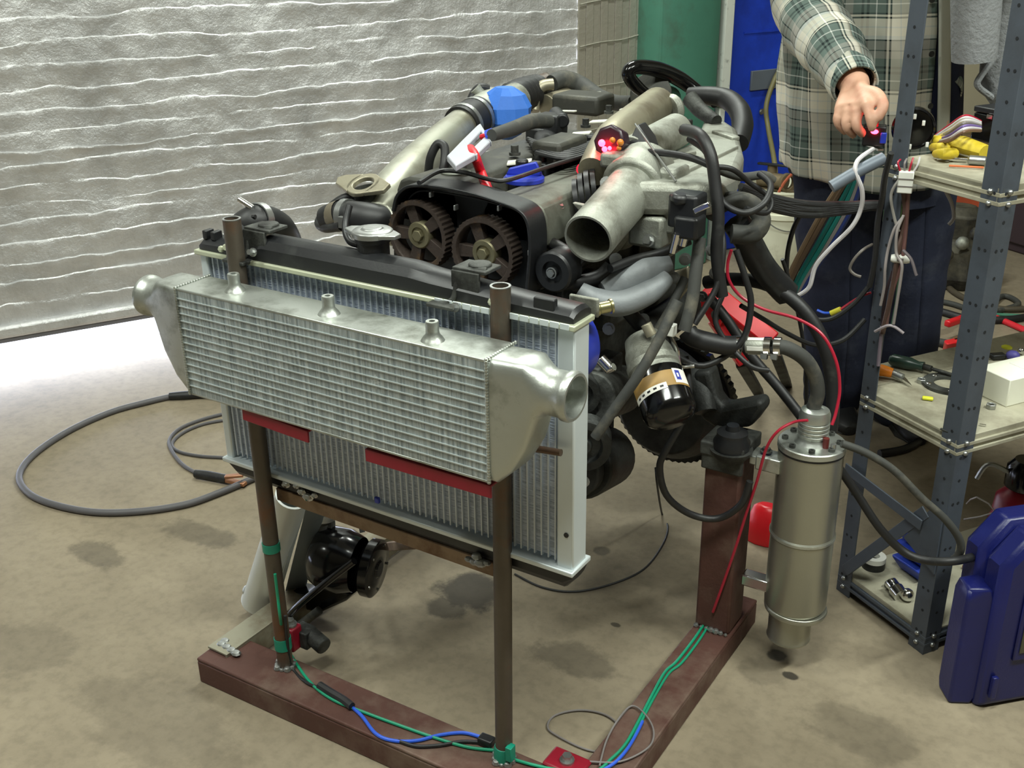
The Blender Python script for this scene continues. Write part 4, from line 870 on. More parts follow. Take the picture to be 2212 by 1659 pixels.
obj('brass_fitting', M().lathe((hx, ty, dz+.066), UP, [(0, .007), (.012, .007), (.013, .005), (.03, .005), (.03, 0)], 12), mat('brass', (150, 120, 60), .35, .9), tk)
obj('terminal', M().cyl((tx+.03, ty-.015, dz), (tx+.03, ty-.015, dz+.02), .006, n=10), mat('dark_red_terminal', (90, 30, 26), .5), tk)
obj('terminal', M().cyl((tx+.046, ty-.02, dz), (tx+.046, ty-.02, dz+.014), .005, n=10), m_zinc, tk)
# ================================================================== PUMP UNDER THE RADIATOR
pu = thing('water_pump_unit', 'black round electric pump hanging below the radiator', 'pump', tuple(PY(745, 1290, 1.42)))
PYV = 1.42
c0, c1 = PY(718, 1206, 1.425), PY(812, 1228, 1.452); d = (c1-c0).normalized()
o = obj('pump_body', M().lathe(c0-d*.045, d, [(0, 0), (0, .036), (.012, .058), (.035, .069), (.075, .069), (.10, .060), (.105, .058)], 36), m_gloss, pu, smooth=40)
e = obj('end_plate', M().lathe(c1-d*.01, d, [(-.012, .056), (-.006, .062), (.012, .062), (.016, .056), (.016, .02), (.020, .016), (.020, 0)], 36), m_gloss, pu, smooth=35)
u_, w_ = frame(d)
for k in range(5):
    a = k*1.257+.3; obj('end_screw', M().lathe(c1+d*.004+(u_*math.cos(a)+w_*math.sin(a))*.051, d, [(0, .003), (.004, .003), (.004, 0)], 8), m_chrome, e)
i0, i1 = PY(702, 1165, 1.44), PY(700, 1100, 1.44)
obj('inlet', M().cyl(i0-UP*.03, i0+UP*.01, .024, n=24), m_gloss, pu)
obj('white_ring', M().lathe(i0, UP, [(-.004, .024), (-.004, .0275), (.002, .0275), (.002, .024)], 24), m_white, pu)
obj('inlet_hose', M().tube([i0, (i0+i1)/2, i1, i1+Vector((.02, .04, .06))], .023, 18), m_rubgrey, pu)
obj('hose_clamp', M().lathe(i1-UP*.012, UP, [(-.008, .0235), (-.008, .0265), (.008, .0265), (.008, .0235)], 24), m_zinc, pu)
obj('foot_bracket', M().prism([PY(700, 1265, 1.43), PY(760, 1285, 1.43), PY(745, 1300, 1.43), PY(690, 1325, 1.43), PY(640, 1315, 1.43), PY(612, 1296, 1.43), PY(625, 1278, 1.43), PY(668, 1290, 1.43)], (0, .05, 0)), m_gloss, pu, bevel=.006)
obj('bracket_bolt', M().bolt(PY(620, 1298, 1.425), (0, -1, .1), .008, .01), m_chrome, pu)
obj('stay_rod', M().tube([PY(765, 1212, 1.35), PY(700, 1262, 1.33), PY(640, 1312, 1.31), PY(618, 1340, 1.30)], .0075, 12), m_gloss, pu)
obj('lower_hose', M().tube([PY(690, 1318, 1.42), PY(655, 1345, 1.40), PY(632, 1362, 1.36)], .010, 12), m_rubgrey, pu)
obj('strap', M().bar(PY(775, 1105, 1.44), PY(783, 1150, 1.43), .01, .006), m_castdk, pu); obj('strap', M().bar(PY(716, 1112, 1.44), PY(712, 1140, 1.43), .01, .006), m_castdk, pu)
# ================================================================== LEANING ALUMINIUM DUCT
b0_, t0_ = PZ(556, 1300, .03), PY(632, 1070, 1.36)
du = thing('aluminium_duct', 'dull aluminium pipe with flat plate leaning under the radiator beside the left post', 'pipe', (b0_.x, b0_.y, 0))
d = (t0_-b0_).normalized()
m_duct = mat('bright_duct', (208, 212, 208), .42, .4, .08, 10, .05, 120)
obj('duct_pipe', M().lathe(b0_, d, [(0, .030), (0, .035), (.006, .0375), (.014, .035), ((t0_-b0_).length, .035), ((t0_-b0_).length, .03)], 28), m_duct, du)
pa, pb, pc_, pd = PZ(610, 1300, .02), PY(660, 1098, 1.37), PY(700, 1095, 1.40), PZ(650, 1295, .02)
obj('duct_plate', M().prism([pa, pb, pc_, pd], (.003, .006, .003)), mat('dull_grey_plate', (138, 146, 148), .45, .6, .1, 12, .05, 100), du, bevel=.001)
obj('duct_seam', M().bar(PZ(590, 1318, .02), PY(655, 1090, 1.365), .012, .006), m_bar, du, bevel=.001)
obj('duct_nub', M().ball(PZ(557, 1262, .06)+Vector((.0, -.03, .0)), .014, 10), m_alu, du)
# ================================================================== CABLES, HOSES, WIRES
def cable(name, label, cat, mt, r, pts, n=8, group=None, sub=7):
    return tag(obj(name, M().tube(pts, r, n, sub), mt), label, cat, group)
m_welding = mat('grey_cable_jacket', (84, 82, 84), .55, 0, .12, 20, .05, 120)
wc = thing('welding_cable', 'thick grey welding cable looped on the floor left of the radiator', 'cable', tuple(PZ(300, 1000)))
obj('cable_loop', M().tube(PZs([(372, 856), (320, 868), (240, 890), (150, 930), (75, 980), (42, 1025), (58, 1062), (110, 1088), (200, 1106), (300, 1105), (400, 1090), (470, 1066), (528, 1042), (600, 1010)], .0095), .0095, 12), m_welding, wc)
obj('cable_sleeve', M().tube(PZs([(366, 856), (400, 854), (450, 852), (500, 860)], .013), [.012, .0145, .0135, .011], 14), m_rubber, wc)
gl = thing('ground_clamp', 'copper jawed ground clamp with black grip on a thin grey cable', 'clamp', tuple(PZ(440, 1000)))
obj('grip', M().tube(PZs([(422, 1023), (450, 1027), (490, 1035)], .014), [.0115, .013, .0125], 14), m_rubber, gl)
m_copper = mat('copper', (176, 128, 98), .4, .8, .15, 20)
obj('jaw', M().bar(PZ(486, 1036, .012), PZ(530, 1046, .012), .018, .010), m_copper, gl, bevel=.002); obj('jaw', M().bar(PZ(486, 1030, .03), PZ(526, 1026, .035), .016, .008), m_copper, gl, bevel=.002)
obj('lead', M().tube(PZs([(424, 1022), (395, 1004), (372, 975), (366, 950), (390, 925), (440, 905), (500, 890)], .006), .0055, 8), m_welding, gl)
cable('thin_grey_cable', 'thin grey cable curling on the floor next to the ground clamp', 'cable', m_welding, .005, PZs([(500, 905), (440, 916), (395, 935), (372, 958), (385, 975), (430, 985), (500, 990), (560, 1000)], .005))
m_grnw = mat('green_wire', (18, 140, 104), .4, 0, .1, 20); m_bluw = mat('blue_wire', (40, 88, 206), .4, 0, .1, 20); m_redw = mat('red_wire', (164, 26, 50), .4, 0, .1, 20); m_whw = mat('white_wire', (206, 202, 204), .45, 0, .08, 20); m_grw = mat('grey_wire', (120, 114, 112), .5)
z6 = RZ+.004
gp1 = PZs([(1536, 1322), (1505, 1372), (1462, 1428), (1436, 1452), (1408, 1502), (1378, 1560), (1352, 1606), (1322, 1638), (1280, 1668), (1200, 1662), (1150, 1652), (1108, 1640)], z6)
cable('green_wire', 'green wire pair running along the side rail to the right post', 'wire', m_grnw, .003, gp1)
cable('green_wire', 'second green strand beside the pair on the side rail', 'wire', m_grnw, .0026, [q+Vector((.008+.003*math.sin(i), .002, .0)) for i, q in enumerate(gp1[:8])])
cable('green_wire', 'green wire lying along the front rail between both posts', 'wire', m_grnw, .003, PZs([(1070, 1621), (1010, 1614), (940, 1594), (860, 1566), (790, 1540), (720, 1512), (670, 1474), (632, 1420), (614, 1385)], z6)+[PY(606, 1340, 1.222), PY(600, 1290, 1.222), PY(594, 1240, 1.222)])
blu = thing('blue_wire', 'bright blue wire with black plug curving across the front rail', 'wire', tuple(PZ(880, 1600, RZ)))
obj('strand', M().tube(PZs([(745, 1515), (780, 1545), (812, 1585), (850, 1600), (900, 1600), (950, 1588), (1000, 1583), (1038, 1592)], z6), .0034, 8), m_bluw, blu)
obj('plug', M().bar(PZ(1036, 1594, z6+.006), PZ(1066, 1606, z6+.006), .02, .016), m_black, blu, bevel=.003)
cable('blue_wire', 'blue wire tucked beside the green pair at the rail corner', 'wire', m_bluw, .003, PZs([(1388, 1558), (1372, 1590), (1352, 1622), (1325, 1650), (1285, 1672)], z6+.003))
cable('black_wire', 'black wire lying on the front rail beside the blue wire', 'wire', m_rubber, .0034, PZs([(860, 1600), (900, 1612), (950, 1610), (1000, 1602), (1050, 1605)], z6))
cable('loom_tape', 'black taped connectors on the front rail by the left post', 'wire', m_rubber, .008, PZs([(690, 1480), (715, 1496), (742, 1512), (760, 1526)], z6+.005))
cable('black_wire', 'black wire running down the left post onto the rail', 'wire', m_rubber, .0032, [PY(616, 1330, 1.235), PY(620, 1380, 1.235)]+PZs([(630, 1440), (662, 1474), (700, 1488)], z6))
cable('wire_loop', 'thin dark wire loop lying inside the rail corner', 'wire', m_grw, .002, PZs([(1390, 1640), (1340, 1628), (1270, 1620), (1205, 1590), (1183, 1570), (1200, 1545), (1255, 1534), (1310, 1545), (1340, 1575), (1325, 1610), (1300, 1650)], .004))
cable('bent_wire', 'pale bent wire on the side rail near its corner', 'wire', m_grw, .0018, PZs([(1295, 1655), (1310, 1600), (1335, 1555), (1365, 1525), (1395, 1545), (1412, 1580), (1400, 1615), (1340, 1645), (1270, 1645)], z6+.002))
cable('black_wire', 'thin black wire trailing over the floor behind the right post', 'wire', m_rubber, .0026, [PY(1416, 1010, 2.0), PY(1420, 1050, 2.02)]+PZs([(1430, 1110), (1443, 1140), (1430, 1180), (1390, 1230), (1320, 1262), (1240, 1278), (1170, 1268), (1112, 1240)], .004))
cable('red_wire', 'thin red wire running down the brown upright', 'wire', m_redw, .0028, QS('1745 908 y1.80;1715 912 y1.80;1680 932 y1.785;1655 970 y1.785;1635 1040 y1.788;1612 1110 y1.788;1590 1180 y1.788;1566 1250 y1.788;1548 1300 y1.788;1540 1322 y1.79'))
cable('red_wire', 'red wire arching from the engine loom down to the tank lid', 'wire', m_redw, .0030, QS('1580 540 y1.82;1572 570 y1.82;1575 605 y1.82;1600 640 y1.83;1650 668 y1.84;1720 688 y1.85;1775 722 y1.85;1806 780 y1.85;1814 840 y1.85;1806 890 y1.84;1797 918 y1.83'))
cable('fuel_hose', 'long black hose arching from the engine behind the surge tank', 'hose', m_rubber, .0135, QS('1525 610 y1.98;1580 603 y1.97;1650 612 y1.96;1710 645 y1.96;1755 695 y1.96;1785 760 y1.96;1798 830 y1.96;1798 900 y1.95;1790 960 y1.94'), 12)
cable('fuel_hose', 'black hose sloping from the engine mount down to the surge tank', 'hose', m_rubber, .010, QS('1530 640 y1.92;1570 690 y1.92;1620 765 y1.92;1680 835 y1.92;1735 905 y1.91'), 12)
fh = thing('filter_hose', 'black braided hose with clear inline filter feeding the surge tank', 'hose', tuple(Q('1650 800 y1.84')))
obj('hose_length', M().tube(QS('1668 748 y1.80;1700 752 y1.81;1738 775 y1.83;1760 810 y1.845;1766 850 y1.85;1757 880 y1.85'), .0135, 14), m_rubgrey, fh)
fa_, fb2 = Q('1598 746 y1.79'), Q('1666 748 y1.80'); d = (fb2-fa_).normalized(); Lf = (fb2-fa_).length
obj('inline_filter', M().lathe(fa_+d*.012, d, [(0, .006), (0, .014), (.006, .0155), (Lf-.03, .0155), (Lf-.024, .014), (Lf-.024, .006)], 22), m_cast, fh)
for k in range(5):
    u_, w_ = frame(d); a = k*1.257; q = (u_*math.cos(a)+w_*math.sin(a)); obj('filter_window', M().box(fa_+d*.033+q*.0152, (.034, .0075, .002), (d, d.cross(q).normalized(), q)), m_white, fh)
for t in (-.004, Lf-.006, Lf+.012): obj('hose_clamp', M().lathe(fa_+d*t, d, [(-.006, .012), (-.006, .0175), (.006, .0175), (.006, .012)], 18).box(fa_+d*t+Vector((0, -.016, -.014)), (.012, .008, .010)), m_chrome, fh)
cable('return_hose', 'black hose sagging from the tank toward the blue case', 'hose', m_rubber, .0085, QS('1812 1010 y1.90;1850 1065 y1.91;1900 1140 y1.91;1950 1190 y1.92;2000 1210 y1.92;2060 1212 y1.92;2120 1198 y2.0;2165 1182 y2.08'), 12)
cable('vent_hose', 'dusty black hose from the tank lid past the shelf post', 'hose', m_rubgrey, .0075, QS('1818 958 y1.84;1870 978 y1.86;1930 1015 y1.88;1990 1075 y1.90;2040 1120 y1.92;2070 1160 y1.94;2075 1190 y1.95;2055 1212 y1.96'), 12)
hb = thing('wiring_harness', 'thick black wiring harness bundle stretched from the engine to the shelf', 'cable', tuple(Q('1750 460 y2.1')))
for i in range(7):
    dy = (i-3)*4.2; w = math.sin(i*2.1)*6
    obj('strand', M().tube([Q(f'1600 {412+dy*.8} y1.90'), Q(f'1660 {436+dy+w} y1.97'), Q(f'1740 {452+dy-w*.5} y2.04'), Q(f'1820 {450+dy*.7+w*.4} y2.12'), Q(f'1882 {444+dy*.4} y2.16'), Q(f'1905 {446+dy*.5} y2.17')], .0065, 8), m_rubber, hb)
# ================================================================== SHELF UNIT
SA = PZ(1993, 1415); SB = PZ(1806, 1272); SE = (SA-SB).normalized(); SLV = Vector((-SE.y, SE.x, 0)); SLEN = .92
SCc, SD = SB+SLV*SLEN, SA+SLV*SLEN
SAX = (SE, SLV, UP)
sh = thing('shelf_unit', 'grey steel angle shelf unit with tools beside the surge tank', 'shelf', tuple((SA+SCc)/2))
m_hole = mat('dark_hole', (26, 28, 32), .8)
SW, ST, SH = .043, .003, 1.80
for p, e1, e2 in ((SA, -SE, SLV), (SB, SE, SLV), (SCc, SE, -SLV), (SD, -SE, -SLV)):
    mb = M(); mb.prism([p, p+e1*SW, p+e1*SW+e2*ST, p+e1*ST+e2*ST, p+e1*ST+e2*SW, p+e2*SW], (0, 0, SH))
    po = obj('post', mb, m_shelf, sh, bevel=.0008)
    hb_ = M()
    for k in range(34):
        z = .05+k*.052
        for q, nn in ((e1, -e2), (e2, -e1)):
            for f_ in ((.45,) if k % 2 else (.30, .62)): hb_.lathe(p+q*(SW*f_)+UP*z+nn*.0003, nn, [(0, .0032), (.0004, .0032), (.0004, 0)], 8)
    tag(obj('bolt_holes', hb_, m_hole, po), None, kind='stuff')
def sp(u, v, z): return SB+SE*u+SLV*v+UP*z
SDp = (SA-SB).length
ZT, ZM, ZBt, ZU = 1.0, .508, .055, 1.72
for z, nm in ((ZBt, 'b'), (ZM, 'm'), (ZT, 't'), (ZU, 'u')):
    c = sp(SDp/2, SLEN/2, z)
    so = obj('shelf_board', M().box(c-UP*.006, (SDp-.008, SLEN-.008, .012), SAX), m_board, sh, bevel=.001)
    if nm == 'm': obj('rear_ledge', M().prism([sp(.002, .012, z-.012), sp(-.09, .11, z-.012), sp(-.09, SLEN, z-.012), sp(.002, SLEN, z-.012)], (0, 0, .012)), m_board, so, bevel=.001)
    for (a, b) in (((0, 0), (SDp, 0)), ((0, SLEN), (SDp, SLEN)), ((0, 0), (0, SLEN)), ((SDp, 0), (SDp, SLEN))):
        p0, p1 = sp(*a, z-.020), sp(*b, z-.020)
        inn = (c-UP*.014-(p0+p1)/2); inn.z = 0; inn.normalize()
        mb = M().bar(p0+inn*.006, p1+inn*.006, .004, .034).bar(p0+inn*.0025+UP*.004, p1+inn*.0025+UP*.004, .006, .008).bar(p0+inn*.0025-UP*.012, p1+inn*.0025-UP*.012, .006, .008)
        obj('edge_rim', mb, m_board if nm in 'tm' else m_shelf, so, bevel=.001)
    for p, e1, e2 in ((SA, -SE, SLV), (SB, SE, SLV)):
        for q, nn in ((e1, -e2), (e2, -e1)):
            for dz in (-.012, -.034): obj('rivet', M().ball(p+q*(SW*.5)+UP*(z+dz)+nn*.001, .006, 10, (1, 1, .9)), m_zinc, so)
def onAB(px, py, off=0): return PL(px, py, SB-SLV*off, SLV)
obj('brace', M().bar(onAB(1826, 1232, .006), onAB(2000, 1105, .006), .004, .026), m_shelf, sh, bevel=.001)
obj('brace', M().bar(onAB(1826, 1010, .012), onAB(1990, 1135, .012), .004, .024), m_shelf, sh, bevel=.001)
obj('gusset', M().prism([onAB(1955, 1160, .002), onAB(2012, 1100, .002), onAB(2040, 1110, .002), onAB(2020, 1240, .002)], SLV*(-.004)), m_shelf, sh)
# ---- things on the top shelf
def on(px, py, z): return PZ(px, py, z)
def facing(p):
    f = (CAM-p); f.z = 0; f.normalize(); return f, Vector((-f.y, f.x, 0)), UP
zt_ = ZT
p = on(1967, 322, zt_); f, s_, _ = facing(p); c = p+UP*.042
t = thing('round_buzzer', 'round black speaker with pale terminals standing on the top shelf', 'speaker', tuple(p))
obj('housing', M().lathe(c-f*.02, f, [(0, 0), (0, .030), (.012, .042), (.026, .042), (.028, .038), (.024, .036), (.022, .012), (.026, 0)], 32), m_gloss, t, smooth=35)
for (a, b) in ((-.018, .012), (0, .024), (-.030, -.030), (.002, -.036)): obj('terminal', M().box(c+f*.008+s_*(-a)+UP*b, (.006, .006, .010), (s_, f, UP)), m_white, t, bevel=.001)
p = Q('1888 296 z1.02'); t = thing('switch_panel', 'small switch box with lit red rocker at the shelf corner', 'switch', tuple(p-UP*.02))
f, s_, _ = facing(p)
obj('box', M().box(p+UP*.004, (.045, .035, .04), (s_, f, UP)), m_black, t, bevel=.003)
obj('rocker', M().box(p+f*.010+UP*.034, (.012, .012, .030), (s_, f, UP)), mat('red_switch', (200, 20, 44), .35), t, bevel=.002)
obj('lamp', M().ball(p+f*.019+UP*.014, .006, 10, (1.3, 1, .8)), m_led, t)
obj('blue_terminal', M().box(p-s_*(-.018)+f*.016+UP*.002, (.012, .012, .022), (s_, f, UP)), m_blue, t, bevel=.002)
obj('mounting_tab', M().bar(Q('1875 312 z1.0'), Q('1903 324 z1.0'), .012, .004), m_chrome, t)
p = on(2165, 312, zt_); t = thing('amplifier_box', 'black finned electronics box on the top shelf', 'electronics', tuple(p))
obj('case', M().box(p+UP*.035+SLV*.02, (.09, .13, .056), SAX), m_gloss, t, bevel=.004)
obj('top_cover', M().box(p+UP*.07+SLV*.02, (.092, .132, .012), SAX), m_black, t, bevel=.003)
obj('latch', M().box(p+UP*.06-SLV*.047, (.014, .004, .008), SAX), m_chrome, t)
for i, (mt, dx, cn) in enumerate(((m_redw, 0, 'red'), (m_whw, 4, 'white'), (m_whw, 10, 'white'), (m_grw, 16, 'grey'), (mat('purple_wire', (110, 90, 150), .5), 22, 'purple'), (m_whw, 28, 'white'), (mat('brown_wire', (110, 80, 60), .5), 34, 'brown'))):
    cable('loose_wire', f'{cn} wire arching from the black electronics box over the top shelf', 'wire', mt, .003, [on(2118, 262+dx*.6, 1.05), on(2085, 250+dx, 1.065), on(2052, 270+dx, 1.04), on(2022, 292+dx*.5, 1.012)], 7, 'coloured wires on the top shelf')
m_yel = mat('yellow_glove', (196, 172, 40), .6, 0, .2, 30, .3, 80)
t = thing('work_glove', 'crumpled yellow work glove on the top shelf', 'glove', tuple(on(2080, 330, zt_)))
obj('palm', M().tube([on(2040, 300, 1.016), on(2075, 312, 1.024), on(2128, 328, 1.02)], [.016, .024, .018], 12, flat=.7), m_yel, t)
for k, (a, b) in enumerate((((2040, 310), (2012, 300)), ((2050, 322), (2015, 318)), ((2060, 332), (2022, 332)))): obj('finger', M().tube([on(*a, 1.014), on((a[0]+b[0])/2, (a[1]+b[1])/2, 1.018), on(*b, 1.010)], [.011, .011, .008], 10), m_yel, t)
t = thing('steel_driver', 'thin chrome socket driver lying along the top shelf edge', 'tool', tuple(on(2080, 348, zt_)))
obj('shaft', M().cyl(on(2024, 342, 1.006), on(2090, 345, 1.006), .004, n=10), m_chrome, t); obj('handle', M().lathe(on(2090, 345, 1.010), on(2132, 348, 1.010)-on(2090, 345, 1.010), [(0, .005), (.1, .009), (.9, .009), (1, .006), (1, 0)], 14, rel=True), m_zinc, t)
cable('orange_lead', 'thin orange lead on the top shelf below the driver', 'wire', mat('orange_wire', (214, 110, 60), .5), .002, [on(2050, 358, 1.004), on(2090, 360, 1.004), on(2125, 362, 1.004)])
t = thing('pry_blade', 'dark flat blade poking out from the yellow glove', 'tool', tuple(on(2010, 300, zt_))); obj('blade', M().bar(on(1992, 296, 1.012), on(2040, 308, 1.02), .010, .004), m_castdk, t, bevel=.001)
# ---- things hanging below the top shelf
cable('white_cable', 'white cable drooping from the shelf corner past the harness', 'cable', m_whw, .0045, QS('1886 322 y2.17;1862 338 y2.13;1850 352 y2.11;1848 372 y2.10;1862 410 y2.11;1860 450 y2.12;1840 490 y2.12;1795 535 y2.12;1762 575 y2.12;1748 620 y2.12;1722 640 y2.12'))
cable('grey_rod', 'grey pipe poking down diagonally from the shelf corner', 'pipe', m_gplate, .0125, QS('1908 342 y2.15;1850 372 y2.11;1796 404 y2.08'), 14)
for i, (mt, o1, cn) in enumerate(((mat('teal_wire', (16, 84, 78), .5), 0, 'dark teal'), (mat('teal_wire2', (24, 104, 96), .5), 12, 'bright teal'), (m_grw, 22, 'grey'), (mat('brown_loom', (86, 68, 52), .6), -16, 'dark brown'), (mat('navy_wire', (34, 50, 104), .5), 30, 'navy blue'), (mat('brown_loom2', (108, 88, 66), .6), -28, 'tan brown'))):
    cable('harness_strand', f'{cn} loom strand slanting down from the shelf corner behind the harness', 'wire', mt, .006, [PY(1850+o1*.5, 370, 2.20), PY(1815+o1, 440, 2.22), PY(1765+o1, 530, 2.24), PY(1725+o1*.8, 600, 2.25), PY(1705+o1*.6, 650, 2.25)], 7, 'loom strands below the shelf corner')
t = thing('white_connector', 'white plastic connector block hanging under the top shelf', 'connector', tuple(Q('1955 392 y2.12')))
c = Q('1956 393 y2.13'); f, s_, _ = facing(c)
obj('shell', M().box(c, (.028, .016, .042), (s_, f, UP)), m_white, t, bevel=.002)
for k in (-1, 1): obj('ridge', M().box(c+f*.008+UP*(.007*k), (.028, .002, .002), (s_, f, UP)), m_grw, t)
for k in range(4): obj('lead', M().tube([c+UP*.02+s_*(.008*(k-1.5)), c+UP*.035+s_*(.012*(k-1.5)), Q(f'{1945+k*14} {345-k*2} y2.14')], .002, 6), [m_redw, m_grw, m_redw, m_whw][k], t)
t = thing('green_connector', 'pale green connector hanging among wires below the shelf', 'connector', tuple(Q('1927 462 y2.2')))
c = Q('1928 460 y2.2'); obj('shell', M().box(c, (.036, .018, .026), (Vector((.93, .2, .3)).normalized(), Vector((-.2, .98, 0)), UP)), mat('pale_green_plastic', (112, 160, 96), .5), t, bevel=.002)
t = thing('white_plug', 'white plug clipped on the hanging brown wires', 'connector', tuple(Q('1945 558 y2.14')))
c = Q('1945 559 y2.14'); f, s_, _ = facing(c); obj('shell', M().lathe(c, s_, [(-.018, .0), (-.018, .007), (-.012, .009), (.012, .009), (.018, .007), (.018, 0)], 12), m_white, t); obj('slot', M().box(c+f*.008, (.012, .003, .006), (s_, f, UP)), m_grw, t)
HW = [('brown', (86, 66, 58), .0055, '1952 415 y2.14;1955 450 y2.15;1950 500 y2.15;1940 545 y2.14;1932 600 y2.14;1920 660 y2.14;1906 720 y2.14'),
      ('brown', (106, 74, 70), .004, '1962 415 y2.14;1958 480 y2.15;1952 540 y2.14;1945 580 y2.14;1925 640 y2.14;1915 700 y2.14'),
      ('grey', (140, 132, 130), .003, '1950 470 y2.145;1932 495 y2.135;1918 540 y2.13;1912 580 y2.12;1910 620 y2.12;1902 660 y2.12'),
      ('grey', (150, 142, 140), .003, '1952 465 y2.145;1938 500 y2.13;1936 545 y2.13;1948 570 y2.12;1946 600 y2.12;1938 650 y2.12;1930 700 y2.12'),
      ('grey', (120, 112, 116), .003, '1950 540 y2.12;1968 560 y2.12;1978 590 y2.12;1980 595 y2.12'),
      ('dark', (52, 40, 44), .004, '1945 500 y2.15;1938 545 y2.15;1928 590 y2.15;1912 640 y2.15;1906 700 y2.15;1900 760 y2.15'),
      ('mauve', (124, 112, 124), .004, '1905 705 y2.14;1902 740 y2.14;1897 790 y2.14'),
      ('pale', (170, 160, 166), .003, '1890 716 y2.13;1915 704 y2.12;1932 706 y2.12;1952 720 y2.12'),
      ('green', (60, 90, 70), .0025, '1942 590 y2.14;1936 650 y2.14;1926 705 y2.13'),
      ('pale', (150, 146, 140), .003, '1945 385 y2.15;1925 420 y2.14;1932 470 y2.14;1942 500 y2.14'),
      ('grey', (110, 104, 98), .003, '1884 528 y2.17;1864 540 y2.13;1845 560 y2.12;1836 580 y2.12;1845 592 y2.12;1860 598 y2.12')]
HN = ['thick brown wire hanging below the white connector block', 'thin reddish brown wire hanging below the white connector block', 'straight grey wire hanging beside the back shelf post', 'grey wire hooked round the white plug', 'short grey wire end curling off the white plug', 'dark wire hanging close against the back shelf post', 'mauve wire end hanging down to the middle shelf', 'pale knotted wire tie round the hanging wires', 'thin green wire hanging under the white plug', 'pale lead looping from the white connector to the green one', 'short hooked grey wire sticking out by the back post']
for k, (c_, col, r, s) in enumerate(HW): cable('hanging_wire', HN[k], 'wire', mat(f'wire_{c_}_{k}', col, .5), r, QS(s), 7, 'wires hanging under the shelf')
cable('grey_lead', 'grey lead looping from the top shelf toward the floor parts', 'wire', m_grw, .004, QS('2035 385 y2.3;2042 410 y2.3;2056 440 y2.32;2060 470 y2.32;2050 485 y2.32'))
cable('black_lead', 'black lead hanging straight down the back shelf post', 'cable', m_rubber, .006, QS('1925 330 y2.08;1912 380 y2.10;1905 430 y2.12;1896 480 y2.13;1890 560 y2.13;1878 620 y2.13'))
cable('black_lead', 'thin black lead dropping from the harness toward the floor', 'cable', m_rubber, .005, QS('1735 452 y2.04;1712 500 y2.06;1700 560 y2.08;1704 630 y2.10;1740 680 y2.11;1790 690 y2.12;1840 660 y2.14;1876 620 y2.16'))
cable('black_lead', 'black lead bowing between the back shelf post and the surge tank', 'cable', m_rubber, .005, QS('1868 690 y2.14;1820 735 y2.10;1760 745 y2.06;1700 720 y2.02;1650 690 y1.98;1600 660 y1.94'))
cable('black_lead', 'black lead running straight down beside the surge tank to the floor', 'cable', m_rubber, .004, QS('1690 560 y2.02;1715 640 y2.06;1735 740 y2.10;1742 840 y2.12;1738 930 y2.14'))
t = thing('wire_splice', 'yellow taped wire splice dangling below the harness', 'wire', tuple(Q('1805 674 y2.15')))
obj('tape', M().cyl(Q('1795 677 y2.15'), Q('1816 668 y2.15'), .006, n=10), mat('yellow_tape', (206, 196, 60), .5), t); obj('red_end', M().tube(QS('1815 669 y2.15;1835 655 y2.16;1860 640 y2.17;1882 632 y2.175'), .0025, 6), m_redw, t); obj('blue_end', M().tube(QS('1797 676 y2.15;1780 676 y2.15;1765 670 y2.15'), .003, 6), m_bluw, t)
# ---- things on the middle shelf
zm_ = ZM
t = thing('utility_knife', 'orange handled knife with a silver collar on the middle shelf', 'knife', tuple(on(1910, 805, zm_)))
obj('handle', M().tube([on(1880, 798, 0.523), on(1905, 800, 0.526), on(1928, 806, 0.524)], [.011, .013, .010], 14), mat('orange_plastic', (236, 136, 30), .45), t)
obj('collar', M().cyl(on(1928, 806, 0.524), on(1950, 816, 0.521), .0085, n=14), m_zinc, t); obj('blade', M().prism([on(1950, 814, 0.520), on(1956, 817, 0.518), on(1970, 834, 0.513), on(1948, 820, 0.518)], (0, 0, .0015)), m_chrome, t)
t = thing('screwdriver', 'dark green handled screwdriver lying behind the orange knife', 'screwdriver', tuple(on(1990, 790, zm_)))
obj('handle', M().lathe(on(1922, 776, 0.524), on(1995, 792, 0.524)-on(1922, 776, 0.524), [(0, 0), (0, .009), (.1, .014), (.6, .014), (.85, .009), (1, .011), (1, 0)], 16, rel=True), mat('dark_green_plastic', (36, 58, 50), .3), t)
obj('ferrule', M().cyl(on(1995, 792, 0.524), on(2012, 797, 0.524), .007, n=12), m_castdk, t); obj('shaft', M().cyl(on(2010, 796, 0.523), on(2075, 815, 0.518), .004, n=10), m_castdk, t)
t = thing('steel_ring', 'rusty flat steel ring plate on the middle shelf', 'ring', tuple(on(2050, 828, zm_)))
c = on(2050, 830, zm_+.003); obj('ring', M().lathe(c, UP, [(-.003, .032), (-.003, .055), (.004, .055), (.004, .032), (-.003, .032)], 36), m_castdk, t); 
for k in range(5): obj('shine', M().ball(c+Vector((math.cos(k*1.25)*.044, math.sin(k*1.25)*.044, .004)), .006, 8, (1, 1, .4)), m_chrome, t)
t = thing('white_box', 'long white cardboard box on the middle shelf behind the front post', 'box', tuple(on(2165, 850, zm_)))
c = on(2190, 850, zm_); obj('carton', M().box(c+UP*.03+SLV*.06, (.085, .26, .06), SAX), m_card, t, bevel=.002)
obj('label', M().box(c+UP*.0605+SLV*.04, (.05, .08, .001), SAX), m_white, t)
for q, lab in (((1990, 827), 'small zinc nut beside the knife tip on the middle shelf'), ((2140, 882), 'small steel socket in front of the white box')):
    c = on(*q, zm_); tag(obj('hex_nut', M().lathe(c, UP, [(0, .006), (0, .0105), (.010, .0105), (.010, .006), (0, .006)], 6), m_zinc, bevel=.001), lab, 'nut')
